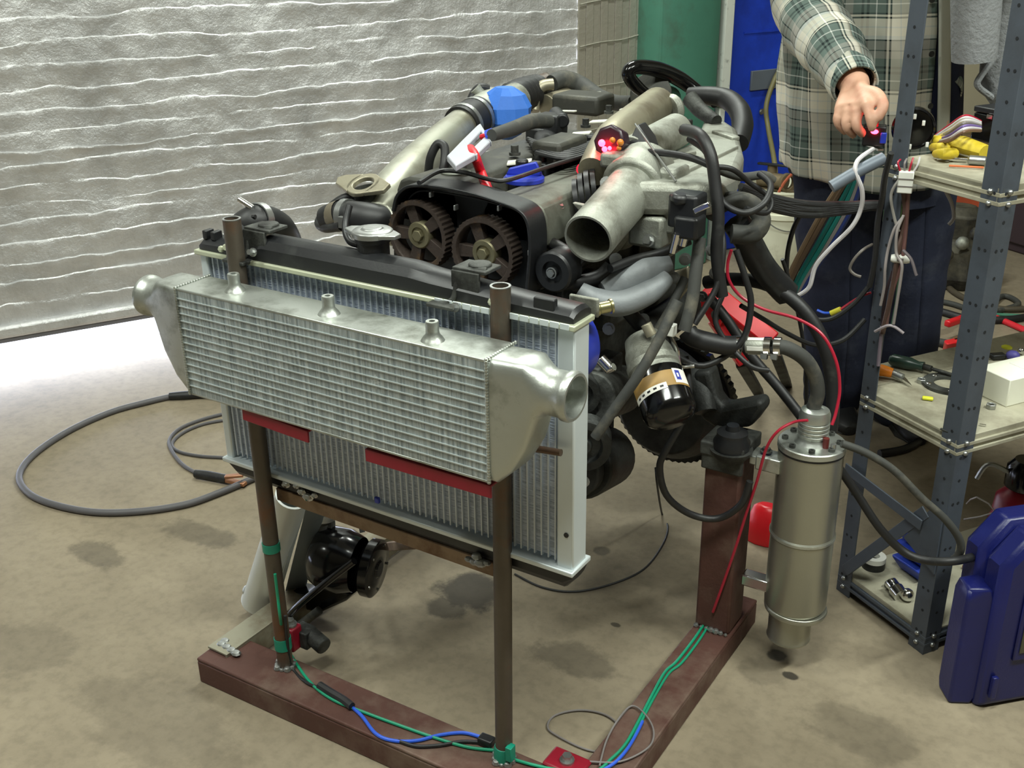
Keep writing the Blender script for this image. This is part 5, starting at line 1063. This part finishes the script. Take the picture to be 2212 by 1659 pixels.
tag(obj('yellow_terminal', M().bar(on(1992, 859, zm_+.004), on(2016, 862, zm_+.004), .012, .006), mat('yellow_plastic', (206, 206, 50), 0.518), bevel=.002), 'small yellow crimp terminal on the middle shelf', 'terminal')
tag(obj('twist_screw', M().bar(on(2032, 926, zm_+.003), on(2055, 936, zm_+.003), .005, .004), m_castdk, bevel=.001), 'dark bolt at the middle shelf edge', 'bolt')
tag(obj('staple', M().bar(on(2116, 917, zm_+.003), on(2130, 919, zm_+.003), .003, .003), m_chrome), 'tiny bright pin on the middle shelf', 'pin')
t = thing('wire_terminals', 'purple and yellow terminals on wires lying behind the white box', 'terminal', tuple(on(2190, 768, zm_)))
obj('purple_boot', M().ball(on(2188, 768, zm_+.012), .013, 12, (1.2, 1, .9)), mat('purple_plastic', (80, 76, 150), 0.518), t); obj('yellow_boot', M().ball(on(2175, 750, zm_+.014), .008, 10, (1.6, 1, .7)), mat('yellow_plastic', (206, 206, 50), 0.518), t); obj('black_boot', M().bar(on(2140, 770, zm_+.008), on(2170, 768, zm_+.008), .02, .012), m_black, t, bevel=.003); obj('shiny_end', M().ball(on(2206, 758, zm_+.01), .008, 10), m_chrome, t)
# ---- bottom shelf
zb_ = ZBt
t = thing('tape_roll', 'white and black roll of tape on the bottom shelf', 'tape', tuple(on(1886, 1222, zb_)))
c = on(1886, 1224, zb_); obj('black_layer', M().pipe(c, c+UP*.018, .026, .012, 28), m_black, t); obj('white_layer', M().pipe(c+UP*.018, c+UP*.030, .026, .012, 28), m_white, t)
t = thing('chrome_socket', 'chrome ratchet head and ball on the bottom shelf', 'tool', tuple(on(1940, 1282, zb_)))
obj('socket', M().lathe(on(1935, 1272, zb_+.018), Vector((-.6, .5, .2)), [(-.02, 0), (-.02, .016), (0, .017), (.004, .014), (.02, .014), (.02, .009)], 20), m_chrome, t); obj('ball', M().ball(on(1960, 1285, zb_+.015), .015, 16), m_chrome, t); obj('ratchet_body', M().bar(on(1915, 1258, zb_+.01), on(1940, 1270, zb_+.01), .02, .015), m_castdk, t, bevel=.003)
t = thing('blue_bottle', 'stacked blue plastic trays on the bottom shelf behind the post', 'tray', tuple(on(1978, 1240, zb_)))
c = on(1985, 1235, zb_)
for k in range(3): obj('tray', M().loft([[c+SE*(a*w)+SLV*(b*w)+UP*z for a, b in ((-1, -1), (1, -1), (1, 1), (-1, 1))] for z, w in ((.002+k*.037, .030), (.028+k*.037, .044), (.034+k*.037, .045))]), mat('blue_bin', (40, 62, 160), .4), t, bevel=.003)
# grey fleece jacket hanging off the shelf's far side
m_fleece = mat('grey_fleece', (136, 138, 140), .95, 0, .2, 70, .9, 90, spec=.1); m_navy = mat('navy_fabric', (34, 38, 58), .9, 0, .15, 30, .3, 100, spec=.2)
jp = lambda px, py: PL(px, py, SB-SE*.13, SE)
jk = thing('fleece_jacket', 'grey fleece jacket hanging behind the shelf with an empty sleeve', 'jacket', tuple(jp(2110, 200)))
s0, s1, s2 = jp(2115, -330), jp(2112, -60), jp(2104, 128)
d = (s2-s1).normalized()
obj('sleeve', M().tube([s0, (s0+s1)/2+Vector((.01, 0, 0)), s1, (s1+s2)/2, s2], [.068, .058, .052, .049, .045], 24, caps=False), m_fleece, jk)
obj('sleeve_lining', M().lathe(s2-d*.001, -d, [(0, .0435), (.05, .041), (.06, 0)], 24), m_black, jk)
bk = []
for i in range(9):
    u = i/8; x = 2130+u*130; row = []
    for j in range(11):
        v = j/10; y = -330+v*(560 if u > .1 else 520); q = jp(x+10*math.sin(v*9+u*4), y)-SE*(.03*math.sin(u*9+v*2)); row.append(q)
    bk.append(row)
mb = M()
for r in bk: mb.v += r
for i in range(8):
    for j in range(10): mb.f.append((i*11+j, i*11+j+1, (i+1)*11+j+1, (i+1)*11+j))
jb = obj('jacket_body', mb, m_fleece, jk); sm = jb.modifiers.new('solid', 'SOLIDIFY'); sm.thickness = .012
obj('hem_edge', M().tube([jp(2152, 120), jp(2118, 165), jp(2112, 185), jp(2135, 205), jp(2160, 222)], .007, 8), m_fleece, jk)
obj('hanging_hook', M().tube([jp(2160, -330), jp(2162, -380), sp(0, .45, ZU-.02)], .004, 8), m_zinc, jk)
# ================================================================== PERSON
hemC = PY(1888, 345, 2.90); chC = PY(1888, 20, 2.80)
pf = Vector((.55, -.835, 0)); pr = Vector((pf.y, -pf.x, 0))
fR, fL = PZ(1795, 885), PZ(1938, 905)
pe = thing('person', 'person in a grey plaid flannel shirt reaching down to the shelf switch', 'person', tuple((fR+fL)/2))
def capsule(mb, pts, rs, n=14): mb.tube(pts, rs, n, sub=5); mb.ball(pts[0], rs[0], 12); mb.ball(pts[-1], rs[-1], 12)
topC = chC+Vector((-.02, .02, .20)); topC.z = 1.43
shR, shL = topC+pr*.175-UP*.02, topC-pr*.175-UP*.02
elR, wrR = PY(1748, 28, 2.60), PY(1846, 182, 2.335)
elL = shL-pf*.13-pr*.04-UP*.26; wrL = elL+pf*.17-UP*.13+pr*.03
body = M()
headC = topC+pf*.05+UP*.235
body.tube([topC+UP*.0, topC+pf*.015+UP*.08, headC-UP*.06], [.075, .058, .06], 16, sub=4)
body.ball(headC, .1, 24, (.80, .92, 1.14)); body.ball(headC+pf*.03-UP*.06, .066, 16, (.9, 1, .9))
body.tube([headC+pf*.085+UP*.02, headC+pf*.108-UP*.015, headC+pf*.088-UP*.026], [.009, .014, .012], 8)
for s in (-1, 1):
    body.ball(headC+pr*(.084*s)-pf*.008-UP*.005, .026, 10, (.5, .6, 1.1)); body.ball(headC+pr*(.032*s)+pf*.082+UP*.036, .014, 8, (1.2, 1, .5))
body.ball(headC+pf*.078-UP*.062, .020, 10, (1.3, .7, .5)); body.ball(headC+pf*.07-UP*.095, .024, 10)
capsule(body, [topC-UP*.05, (topC+hemC)/2, hemC], [.11, .12, .12]); capsule(body, [shR, topC, shL], [.06, .08, .06])
capsule(body, [shR, elR, wrR], [.05, .042, .032]); capsule(body, [shL, elL, wrL], [.05, .042, .029])
hipR, hipL = hemC+pr*.095-UP*.0, hemC-pr*.095
knR, knL = hipR.lerp(fR, .5)+pf*.04, hipL.lerp(fL, .5)+pf*.03
capsule(body, [hipR, knR, fR+UP*.09], [.08, .055, .04]); capsule(body, [hipL, knL, fL+UP*.09], [.08, .055, .04])
# right hand, reaching down with thumb and index on the switch
def hand(mb, W_, K, fingers, thumb):
    for k, (kn, r) in enumerate(zip(K, (.0125, .0135, .014, .0135))):
        mb.tube([W_.lerp(kn, .0)+(kn-K[1])*.25, W_.lerp(kn, .5)+(kn-K[1])*.12, kn], [.018, .0165, r], 10, sub=4); mb.ball(kn, r*1.03, 10)
    mb.loft([[W_+(q-W_)*t for q in (K[0], K[3], K[3]+(W_-K[3]).cross(K[0]-K[3]).normalized()*.012, K[0]+(W_-K[3]).cross(K[0]-K[3]).normalized()*.012)] for t in (.25, .6, .98)])
    for fg, r in zip(fingers, (.0092, .0102, .0106, .0102)):
        mb.tube(fg, [r*1.12, r, r*.92], 10, sub=5); mb.ball(fg[-1], r*.92, 10)
    mb.tube(thumb, [.016, .0135, .0115, .0098], 10, sub=5); mb.ball(thumb[-1], .0098, 10)
HP = lambda s: QS(s)
Kn = HP('1814 236 y2.275;1832 244 y2.262;1852 243 y2.25;1874 230 y2.24')
hand(body, wrR, Kn, [HP('1814 236 y2.275;1808 262 y2.262;1824 284 y2.275'), HP('1832 244 y2.262;1828 272 y2.245;1843 291 y2.262'), HP('1852 243 y2.25;1850 272 y2.232;1863 288 y2.245'), HP('1874 230 y2.24;1880 256 y2.222;1884 276 y2.222')], HP('1866 198 y2.29;1894 204 y2.265;1908 228 y2.24;1898 254 y2.226'))
K2 = [wrL-UP*.075+pf*(.05-.02*k)+pr*.03 for k in range(4)][::-1]
hand(body, wrL, K2, [[k, k-UP*.035+pr*.01, k-UP*.06+pr*.02] for k in K2], [wrL-UP*.02+pf*.02, wrL-UP*.04+pf*.05, wrL-UP*.06+pf*.065, wrL-UP*.085+pf*.06])
m_skin = mat('skin', (206, 160, 134), .55, 0, .08, 18, .08, 160, dirt=(196, 138, 116), damt=.4, dscale=16)
bo_ = obj('body', body, m_skin, pe)
rmh = bo_.modifiers.new('remesh', 'REMESH'); rmh.mode = 'VOXEL'; rmh.voxel_size = .0045; rmh.use_smooth_shade = True
smh = bo_.modifiers.new('smooth', 'SMOOTH'); smh.factor = .5; smh.iterations = 4
nails = M()
# hair cap
hr = M()
for k in range(9):
    for j in range(5):
        a = -2.2+k*.55; e_ = .25+j*.3; dr = (-pf*math.cos(a)+pr*math.sin(a))*math.cos(e_)+UP*math.sin(e_)
        if dr.dot(pf) > .62 and dr.z < .75: continue
        hr.ball(headC+Vector((dr.x*.078, dr.y*.085, dr.z*.105)), .03, 8)
ho_ = obj('hair', hr, mat('brown_hair', (62, 48, 36), .8, 0, .3, 60, .5, 200), pe); rr_ = ho_.modifiers.new('remesh', 'REMESH'); rr_.mode = 'VOXEL'; rr_.voxel_size = .008; rr_.use_smooth_shade = True
for s in (-1, 1):
    obj('eye', M().ball(headC+pr*(.032*s)+pf*.083+UP*.018, .010, 10), m_white, pe); obj('iris', M().ball(headC+pr*(.032*s)+pf*.0895+UP*.018, .0048, 8), m_labk, pe)
# plaid flannel with a UV of metres
m_plaid, N, L, B = nodes('plaid_flannel')
uvn = nd(N, 'ShaderNodeUVMap'); uvn.uv_map = 'UVMap'; sx_ = nd(N, 'ShaderNodeSeparateXYZ'); L.new(uvn.outputs[0], sx_.inputs[0])
def stripes(sock, per, off):
    r = nd(N, 'ShaderNodeValToRGB'); r.color_ramp.interpolation = 'CONSTANT'
    G1, CRM, DK, WH, BE = (98, 112, 106), (236, 230, 212), (40, 48, 48), (214, 216, 210), (150, 148, 140)
    seq = [(0, CRM), (.10, WH), (.12, CRM), (.22, DK), (.245, CRM), (.27, DK), (.295, G1), (.40, WH), (.415, G1), (.50, DK), (.535, G1), (.57, DK), (.60, G1), (.70, BE), (.80, DK), (.815, BE), (.93, DK), (.95, WH)]
    while len(r.color_ramp.elements) < len(seq): r.color_ramp.elements.new(.5)
    for e_, (p_, c_) in zip(r.color_ramp.elements, seq): e_.position = p_
    for e_, (p_, c_) in zip(r.color_ramp.elements, seq): e_.color = lin(c_)+(1,)
    L.new(mth('FRACT', mth('ADD', mth('MULTIPLY', sock, 1/per), off)), r.inputs[0]); return r.outputs[0]
mxp = nd(N, 'ShaderNodeMix', data_type='RGBA'); mxp.inputs[0].default_value = .5
L.new(stripes(sx_.outputs[0], .165, .12), mxp.inputs[6]); L.new(stripes(sx_.outputs[1], .175, .3), mxp.inputs[7])
L.new(mxp.outputs[2], B.inputs['Base Color']); B.inputs['Roughness'].default_value = .95; B.inputs['Specular IOR Level'].default_value = .15
tc = nd(N, 'ShaderNodeTexCoord'); nn_ = fnoise(160, 3); bpp = nd(N, 'ShaderNodeBump'); bpp.inputs['Strength'].default_value = .25; bpp.inputs['Distance'].default_value = .002; L.new(nn_.outputs['Fac'], bpp.inputs['Height']); L.new(bpp.outputs[0], B.inputs['Normal'])
def cloth(name, patches, mt, parent, thick=.004, sub=1):
    """patches: grids of (point, u, v)"""
    vs, fs, uvs = [], [], []
    for g in patches:
        b = len(vs); nr, nc = len(g), len(g[0])
        for row in g:
            for (p, u, v) in row: vs.append(p-OFF[parent.name]); uvs.append((u, v))
        for i in range(nr-1):
            for j in range(nc-1): fs.append((b+i*nc+j, b+i*nc+j+1, b+(i+1)*nc+j+1, b+(i+1)*nc+j))
    me = bpy.data.meshes.new(name); me.from_pydata(vs, [], fs); uvl = me.uv_layers.new(name='UVMap')
    for lp in me.loops: uvl.data[lp.index].uv = uvs[lp.vertex_index]
    me.polygons.foreach_set('use_smooth', [True]*len(me.polygons)); me.materials.append(mt)
    o = bpy.data.objects.new(name, me); COL.objects.link(o); o.parent = parent; OFF[o.name] = OFF[parent.name]
    if sub: q = o.modifiers.new('subd', 'SUBSURF'); q.levels = sub; q.render_levels = sub
    q = o.modifiers.new('solid', 'SOLIDIFY'); q.thickness = thick; q.offset = 1
    return o
def torso_c(v): return (hemC-UP*.03).lerp(topC+UP*.02, v)
def torso_r(v):
    w = .215+.03*math.sin((1-v)*2.2)-.02*v; dd_ = .158+.02*(1-v)
    if v > .86: k = (v-.86)/.14; w *= 1-.55*k*k; dd_ *= 1-.45*k*k
    return w, dd_
g = []; NV, NU = 26, 56
for i in range(NV+1):
    v = i/NV; row = []; w, dd_ = torso_r(v); c = torso_c(v); hz = c.z
    for j in range(NU+1):
        th = math.radians(-24+(276)*j/NU)
        fold = .010*math.sin(th*7+v*4)*(1-v)+.006*math.sin(th*13-v*9)+.005*mno.noise(Vector((th*3, v*8, 2)))
        p = c+pf*(math.cos(th)*(dd_+fold))+pr*(math.sin(th)*(w+fold))
        if v < .01: p.z += -.018*math.cos(2*th)
        row.append((p, th*.2, hz))
    g.append(row)
def sleeve(pts, rs, ph, seed, rip=.07):
    p = smooth_path(pts, 9); out = []; u = None; acc_ = 0
    for i, q in enumerate(p):
        a, b = p[max(i-1, 0)], p[min(i+1, len(p)-1)]; dr = (b-a).normalized()
        if u is None: u = (pf-dr*pf.dot(dr)).normalized()
        else: u = (u-dr*u.dot(dr)).normalized()
        w = dr.cross(u); t = i/(len(p)-1)*(len(rs)-1); k = min(int(t), len(rs)-2); r = rs[k]+(rs[k+1]-rs[k])*(t-k)
        if i: acc_ += (q-p[i-1]).length
        row = []
        for j in range(25):
            an = 2*math.pi*j/24; rr = r*(1+rip*math.sin(acc_*70+math.cos(an)*2+seed)+.05*mno.noise(Vector((an, acc_*14, seed)))) if j < 24 else None
            if j == 24: row.append((row[0][0], an*.066, acc_)); continue
            row.append((q+u*(math.cos(an)*rr)+w*(math.sin(an)*rr), an*.066, acc_))
        out.append(row)
    return out
shirt = cloth('flannel_shirt', [g, sleeve([topC+pr*.12, shR+pr*.02, elR, elR.lerp(wrR, .55), wrR+(wrR-elR).normalized()*.004], [.085, .085, .074, .062, .043], 0, 1), sleeve([topC-pr*.12, shL-pr*.02, elL, elL.lerp(wrL, .6), wrL], [.085, .085, .074, .062, .05], 0, 2)], m_plaid, pe)
cu = wrR-(wrR-elR).normalized()*.006; cg = sleeve([cu-(wrR-elR).normalized()*.04, cu-(wrR-elR).normalized()*.02, wrR+(wrR-elR).normalized()*.008], [.049, .046, .043], 0, 5, .02)
cloth('cuff', [cg], m_plaid, shirt, .005)
m_lining = mat('pale_lining', (176, 176, 164), .9, 0, .08, 30, .2, 100, spec=.1)
gl_ = []
for i in range(NV+1):
    v = i/NV; w, dd_ = torso_r(v); c = torso_c(v); row = []
    for j in range(4):
        th = math.radians(-24-j*4); p = c+pf*(math.cos(th)*(dd_+.006-.004*j))+pr*(math.sin(th)*(w+.006-.004*j)); row.append((p, j*.01, c.z))
    gl_.append(row)
cloth('lining_edge', [gl_], m_lining, shirt, .006)
for k in range(5):
    v = .12+k*.19; w, dd_ = torso_r(v); th = math.radians(-18); c = torso_c(v); nrm = (pf*math.cos(th)+pr*math.sin(th)).normalized(); p = c+pf*(math.cos(th)*(dd_+.012))+pr*(math.sin(th)*(w+.012))
    obj('button', M().lathe(p, nrm, [(0, .007), (.003, .007), (.003, .004), (.002, 0)], 14), m_castdk, shirt)
# dark undershirt and trousers
mbu = M(); mbu.loft([[torso_c(v)+pf*(math.cos(a)*(torso_r(v)[1]-.016))+pr*(math.sin(a)*(torso_r(v)[0]-.018)) for a in [2*math.pi*k/28 for k in range(28)]] for v in [i/12 for i in range(13)]])
obj('undershirt', mbu, m_navy, pe)
m_jeans = mat('dark_denim', (44, 48, 64), .9, 0, .2, 26, .25, 120, dirt=(70, 74, 86), damt=.36, dscale=6, spec=.15)
def leg(hp, kn, ft, s):
    return sleeve([hp+UP*.04, hp.lerp(kn, .5), kn, kn.lerp(ft, .6)+pf*.01, ft+UP*.05], [.118, .112, .094, .088, .086], 0, s, .018)
tr = cloth('trousers', [leg(hipR, knR, fR, 3), leg(hipL, knL, fL, 4)], m_jeans, pe, .004)
obj('waist', M().loft([[hemC+UP*z+pf*(math.cos(a)*.145)+pr*(math.sin(a)*.195) for a in [2*math.pi*k/24 for k in range(24)]] for z in (-.10, .02, .10)]), m_jeans, tr)
for ft in (fR, fL):
    sh_ = M(); rings = []
    for t, w, h in ((-.09, .030, .05), (-.075, .038, .09), (0, .042, .10), (.07, .047, .075), (.13, .048, .055), (.17, .038, .045), (.185, .018, .03)):
        rings.append([ft+pf*t+pr*(math.cos(a)*w)+UP*max(.0, h/2+math.sin(a)*h/2) for a in [2*math.pi*k/16 for k in range(16)]])
    bt = obj('boot', sh_.loft(rings), m_rubber, pe); obj('sole', M().prism([ft+pf*t+pr*w for t, w in ((-.095, -.03), (-.05, -.042), (.12, -.05), (.18, -.02), (.18, .02), (.12, .05), (-.05, .042), (-.095, .03))], (0, 0, .02)), m_castdk, bt, bevel=.004)
pt = hemC+pr*.20+pf*.08-UP*.12
# ================================================================== BACKGROUND THINGS
bk0 = PZ(1678, 580); bt = thing('bucket', 'white plastic bucket standing by the blue door', 'bucket', tuple(bk0))
m_bucket = mat('dirty_white_plastic', (222, 222, 200), .5, 0, .06, 8, .05, 60, dirt=(170, 164, 138), damt=.35, dscale=6)
obj('pail', M().lathe(bk0, UP, [(0, 0), (0, .125), (.01, .130), (.25, .145), (.255, .155), (.275, .156), (.28, .147), (.30, .149), (.305, .158), (.32, .158), (.325, .150), (.36, .152), (.365, .158), (.372, .158), (.372, .147), (.30, .14), (.02, .122), (.02, 0)], 44), m_bucket, bt, smooth=30)
obj('bail', M().tube([bk0+Vector((.157*math.cos(a), .157*math.sin(a), .33-.12*math.sin(k*math.pi/8))) for k, a in enumerate([-2.2+.3*k for k in range(9)])], .003, 6), m_zinc, bt)
tp_ = bk0+UP*.372
bv = thing('brass_valve', 'dusty pipe valve sitting on the bucket rim', 'valve', tuple(tp_))
m_bronze = mat('dusty_bronze', (120, 106, 82), .55, .4, .2, 20, .2, 120)
v0 = tp_+Vector((-.03, -.08, .035))
obj('valve_body', M().cyl(v0+Vector((-.05, 0, 0)), v0+Vector((.07, -.02, 0)), .032, n=20).pipe(v0+Vector((.07, -.02, 0)), v0+Vector((.085, -.03, 0)), .040, .028, 22).cyl(v0, v0+UP*.06, .020, n=16), m_bronze, bv)
obj('valve_handle', M().bar(v0+Vector((-.06, -.01, .065)), v0+Vector((.10, -.03, .07)), .018, .010), m_black, bv, bevel=.003)
obj('support_plate', M().bar(tp_+Vector((-.15, -.06, .0)), tp_+Vector((.15, -.10, .0)), .06, .006), m_bronze, bv)
cable('orange_rod', 'orange rod leaning in the bucket', 'rod', mat('orange_rod', (196, 104, 76), .5), .006, [bk0+Vector((-.02, -.10, .05)), bk0+Vector((.02, -.13, .36)), bk0+Vector((.12, -.16, .50))], 8)
cable('olive_hose', 'olive hose hanging down the blue door to the bucket', 'hose', mat('olive_hose', (110, 104, 66), .55), .011, [PL(1702, 60, RM(0, .06), WN), PL(1698, 120, RM(0, .06), WN), PL(1672, 175, RM(0, .07), WN), PL(1655, 230, RM(0, .08), WN), PL(1660, 280, RM(0, .12), WN), bk0+Vector((-.05, .02, .42)), bk0+Vector((-.04, .0, .25))], 10)
# red hoist leg
rj = thing('red_jack', 'bright red steel jack frame standing on the floor behind the engine', 'jack', tuple(PZ(1590, 800)))
YJ = 2.62
obj('arm', M().bar(PY(1525, 622, YJ), PY(1668, 738, YJ), .05, .035, (0, -.6, .8)), m_redbright, rj, bevel=.004)
obj('side_plate', M().prism(PYs([(1508, 655, YJ-.03), (1532, 632, YJ-.03), (1572, 680, YJ-.03), (1560, 690, YJ-.03), (1552, 712, YJ-.03), (1535, 700, YJ-.03)]), (0, .012, 0)), m_redbright, rj, bevel=.003)
obj('leg', M().bar(PY(1540, 690, YJ), PY(1606, 786, YJ), .03, .028, (0, -.6, .8)), m_redbright, rj, bevel=.003)
obj('leg', M().bar(PY(1600, 782, YJ), PZ(1640, 850), .03, .028, (0, -.6, .8)), m_castdk, rj, bevel=.003)
obj('leg', M().bar(PY(1664, 734, YJ), PZ(1700, 830), .03, .03, (0, -.6, .8)), m_castdk, rj, bevel=.003)
for s in ('1542 655', '1548 680', '1518 640'): obj('pivot_bolt', M().bolt(Q(s+f' y{YJ-.035}'), (0, -1, 0), .010, .012), m_castdk, rj)
rr = thing('red_bottle_jack', 'small red jack foot on the floor beyond the brown upright', 'jack', tuple(PZ(1650, 1170)))
c = PZ(1652, 1165, .0); obj('base', M().loft([[c+Vector((math.cos(a)*w, math.sin(a)*w*.7, z)) for a in [2*math.pi*k/14 for k in range(14)]] for z, w in ((0, .055), (.03, .055), (.09, .035), (.10, .02))]), m_redbright, rr, bevel=.004); obj('rear_wheel', M().cyl(c+Vector((.0, .02, .02)), c+Vector((.05, .03, .02)), .02, n=18), m_black, rr)
# things on the floor beyond the shelf
pc2 = thing('old_gearbox', 'dirty cast gearbox lying on the floor beyond the shelf', 'gearbox', tuple(PZ(2045, 620)))
g0 = PZ(2050, 610); m_dirty = mat('dirty_cast', (92, 88, 74), .6, .35, .3, 14, .5, 40, dirt=(44, 42, 38), damt=.5, dscale=9)
obj('case', M().loft([[g0+Vector((math.cos(a)*w, math.sin(a)*w*.8, z)) for a in [2*math.pi*k/12 for k in range(12)]] for z, w in ((0, .14), (.05, .17), (.16, .15), (.20, .10), (.30, .11), (.33, .06))]), m_dirty, pc2, bevel=.008, smooth=25)
for k in range(5): obj('boss', M().ball(g0+Vector((-.10+.05*k, -.15+.02*(k % 2), .06+.05*k)), .028, 10), m_cast if k % 2 else m_dirty, pc2)
ob = PZ(2062, 480); tag(obj('orange_toolbox', M().box(ob+Vector((.05, 0, .10)), (.34, .22, .2), SAX), mat('orange_box', (168, 74, 44), .5, 0, .15, 8), bevel=.012), 'small orange box behind the gearbox', 'box')
tag(obj('cardboard_carton', M().box(ob+Vector((.10, .05, .32)), (.36, .26, .24), SAX).box(ob+Vector((.10, .05, .445)), (.38, .08, .012), SAX), mat('brown_cardboard', (112, 92, 62), .8, 0, .12, 8), bevel=.006), 'brown cardboard carton stacked on the orange box', 'carton')
ob2 = PZ(2330, 545); tag(obj('dark_cabinet', M().box(ob2+UP*.42, (.5, .5, .84), SAX).box(ob2+UP*.42-SE*(-.0)-SLV*.255, (.44, .015, .76), SAX), mat('dark_maroon_paint', (58, 44, 48), .6, 0, .15, 6), bevel=.01), 'dark maroon cabinet on the floor beyond the shelf', 'cabinet')
FL = [('thick black hose curving across the floor behind the shelf', m_rubber, .014, [(1990, 660), (2040, 675), (2100, 690), (2180, 690), (2240, 680)]),
      ('dark hose doubled beside the thick hose on the floor', m_rubgrey, .011, [(1985, 645), (2050, 655), (2120, 672), (2165, 640), (2200, 655), (2170, 668), (2110, 680)]),
      ('long brown hose running under the shelf toward the gearbox', mat('brown_hose', (72, 64, 50), .6), .012, [(2010, 560), (2035, 600), (2060, 630), (2110, 655), (2170, 668), (2240, 666)]),
      ('thin green cable crossing the floor by the red lead', mat('green_cable', (60, 120, 96), .5), .007, [(2120, 678), (2160, 680), (2240, 684)]),
      ('black hose lying along the floor under the middle shelf', m_rubber, .012, [(1900, 980), (1960, 968), (2010, 935), (2060, 905)])]
for lab, mt, r, pts in FL: cable('floor_hose', lab, 'hose', mt, r, PZs(pts, r), 10)
jc = thing('jumper_clamp', 'red jumper cable clamp on the floor behind the shelf post', 'clamp', tuple(PZ(2050, 745)))
obj('clamp_body', M().prism([PZ(2045, 745, .10), PZ(2078, 738, .10), PZ(2072, 775, .005), PZ(2040, 768, .005)], Vector((-.4, .9, 0)).normalized()*.045), m_redbright, jc, bevel=.006); obj('clamp_jaw', M().prism([PZ(2062, 735, .10), PZ(2080, 730, .10), PZ(2084, 770, .005), PZ(2076, 772, .005)], Vector((-.4, .9, 0)).normalized()*.03), m_copper, jc, bevel=.003); obj('clamp_arm', M().bar(PZ(2045, 700, .06), PZ(2075, 690, .06), .025, .025), m_redbright, jc, bevel=.006)
obj('red_lead', M().tube(PZs([(2070, 690, .06), (2110, 675, .03), (2160, 690, .012), (2240, 725, .012)], .012), .012, 10), m_redcab, jc)
obj('grey_lead', M().tube(PZs([(2045, 742, .02), (2010, 735, .012), (1975, 730, .012)], .012), .014, 10), m_rubgrey, jc)
rp = thing('red_canister', 'dark red round canister with black top standing on the bottom shelf', 'canister', tuple(PZ(2190, 1130, ZBt)))
c = PZ(2195, 1130, ZBt); m_wine = mat('wine_red_paint', (138, 12, 34), .35, 0, .12, 12)
obj('drum', M().lathe(c, UP, [(0, 0), (0, .062), (.006, .066), (.012, .062), (.07, .058), (.085, .045), (.10, .03), (.10, 0)], 32), m_wine, rp); obj('motor', M().lathe(c+UP*.095, UP, [(0, .03), (.01, .045), (.06, .045), (.08, .03), (.08, 0)], 24), m_gloss, rp)
obj('handle', M().tube([c+Vector((-.03, -.02, .14)), c+Vector((-.08, -.04, .16)), c+Vector((-.10, -.05, .12))], .006, 8), m_zinc, rp)
# scattered bits near the case
for k, (q, lab, mt) in enumerate((((2096, 1205), 'short bright drill bit on the bottom shelf behind the blue case', m_chrome), ((2128, 1172), 'long dark drill bit on the bottom shelf behind the blue case', m_castdk), ((2080, 1225), 'copper offcut on the bottom shelf behind the post', m_copper), ((2150, 1155), 'black cable stub lying beside the red canister', m_rubber), ((2090, 1180), 'thin red wire scrap by the shelf post', m_redw))):
    p0 = PZ(*q, ZBt+.006); tag(obj('floor_scrap', M().tube([p0, p0+Vector((.03, .02, 0)), p0+Vector((.07, .025+.01*k, 0))], .005 if k < 4 else .003, 8), mt), lab, 'scrap')
cable('bent_pale_wire', 'pale wire bent in a triangle beside the red canister', 'wire', m_whw, .002, [PZ(2088, 1088, .07), PZ(2110, 1074, .13), PZ(2150, 1106, .10), PZ(2082, 1122, .06)], 6, sub=2)
# ================================================================== BLUE TOOL CASE
bc0, bc1 = PZ(2112, 1535), PZ(2260, 1508)
bd_ = (bc1-bc0).normalized(); bn = Vector((-bd_.y, bd_.x, 0)); BAX = (bd_, bn, UP)
bc = thing('tool_case', 'dark blue blow moulded tool case standing upright beside the shelf', 'case', tuple(bc0))
m_case = mat('dark_blue_case', (18, 24, 84), .36, 0, .12, 14, .12, 120, dirt=(30, 40, 104), damt=.35, dscale=6)
hc = PL(2150, 1178, bc0, bn).z
W_ = .30
shell = []
for (y, ins) in ((0, .012), (.012, 0), (.05, 0), (.062, .01)):
    shell.append([bc0+bd_*a+bn*y+UP*b for a, b in ((ins, ins), (W_-ins, ins), (W_-ins, hc-ins), (.05+ins, hc-ins), (ins, hc-.06-ins*.5))])
obj('front_half', M().loft(shell), m_case, bc, bevel=.006, seg=3)
obj('back_half', M().loft([[q+bn*.066 for q in r] for r in shell]), m_case, bc, bevel=.006, seg=3)
obj('window_frame', M().box(bc0+bd_*.155+bn*(-.002)+UP*(hc*.52), (.205, .006, hc*.46), BAX), m_case, bc, bevel=.003)
obj('window', M().box(bc0+bd_*.155+bn*(-.004)+UP*(hc*.53), (.185, .006, hc*.38), BAX), mat('grimy_label', (74, 74, 56), .5, 0, .25, 20), bc)
obj('window_label', M().box(bc0+bd_*.115+bn*(-.0075)+UP*(hc*.58), (.05, .001, .035), BAX), m_white, bc)
for s, (a, b) in ((1, (.012, .05)),): pass
h0 = PZ(2048, 1520)
ax3 = (bc0-h0); ax3.z = 0
hz2 = PY(2055, 1262, h0.y).z
obj('side_lid', M().loft([[h0+UP*z+bd_*(a*w)+bn*(b*d2) for a, b in ((0, 0), (.8, -.25), (1, .3), (1, 1), (.2, 1))] for z, w, d2 in ((0, .05, .05), (.02, .066, .06), (hz2-.03, .066, .06), (hz2-.006, .058, .05), (hz2, .04, .035))]), m_case, bc, bevel=.008, seg=3)
obj('latch', M().box(bc0+bd_*.02+bn*(-.006)+UP*(hc*.15), (.012, .01, .05), BAX), m_case, bc, bevel=.002)
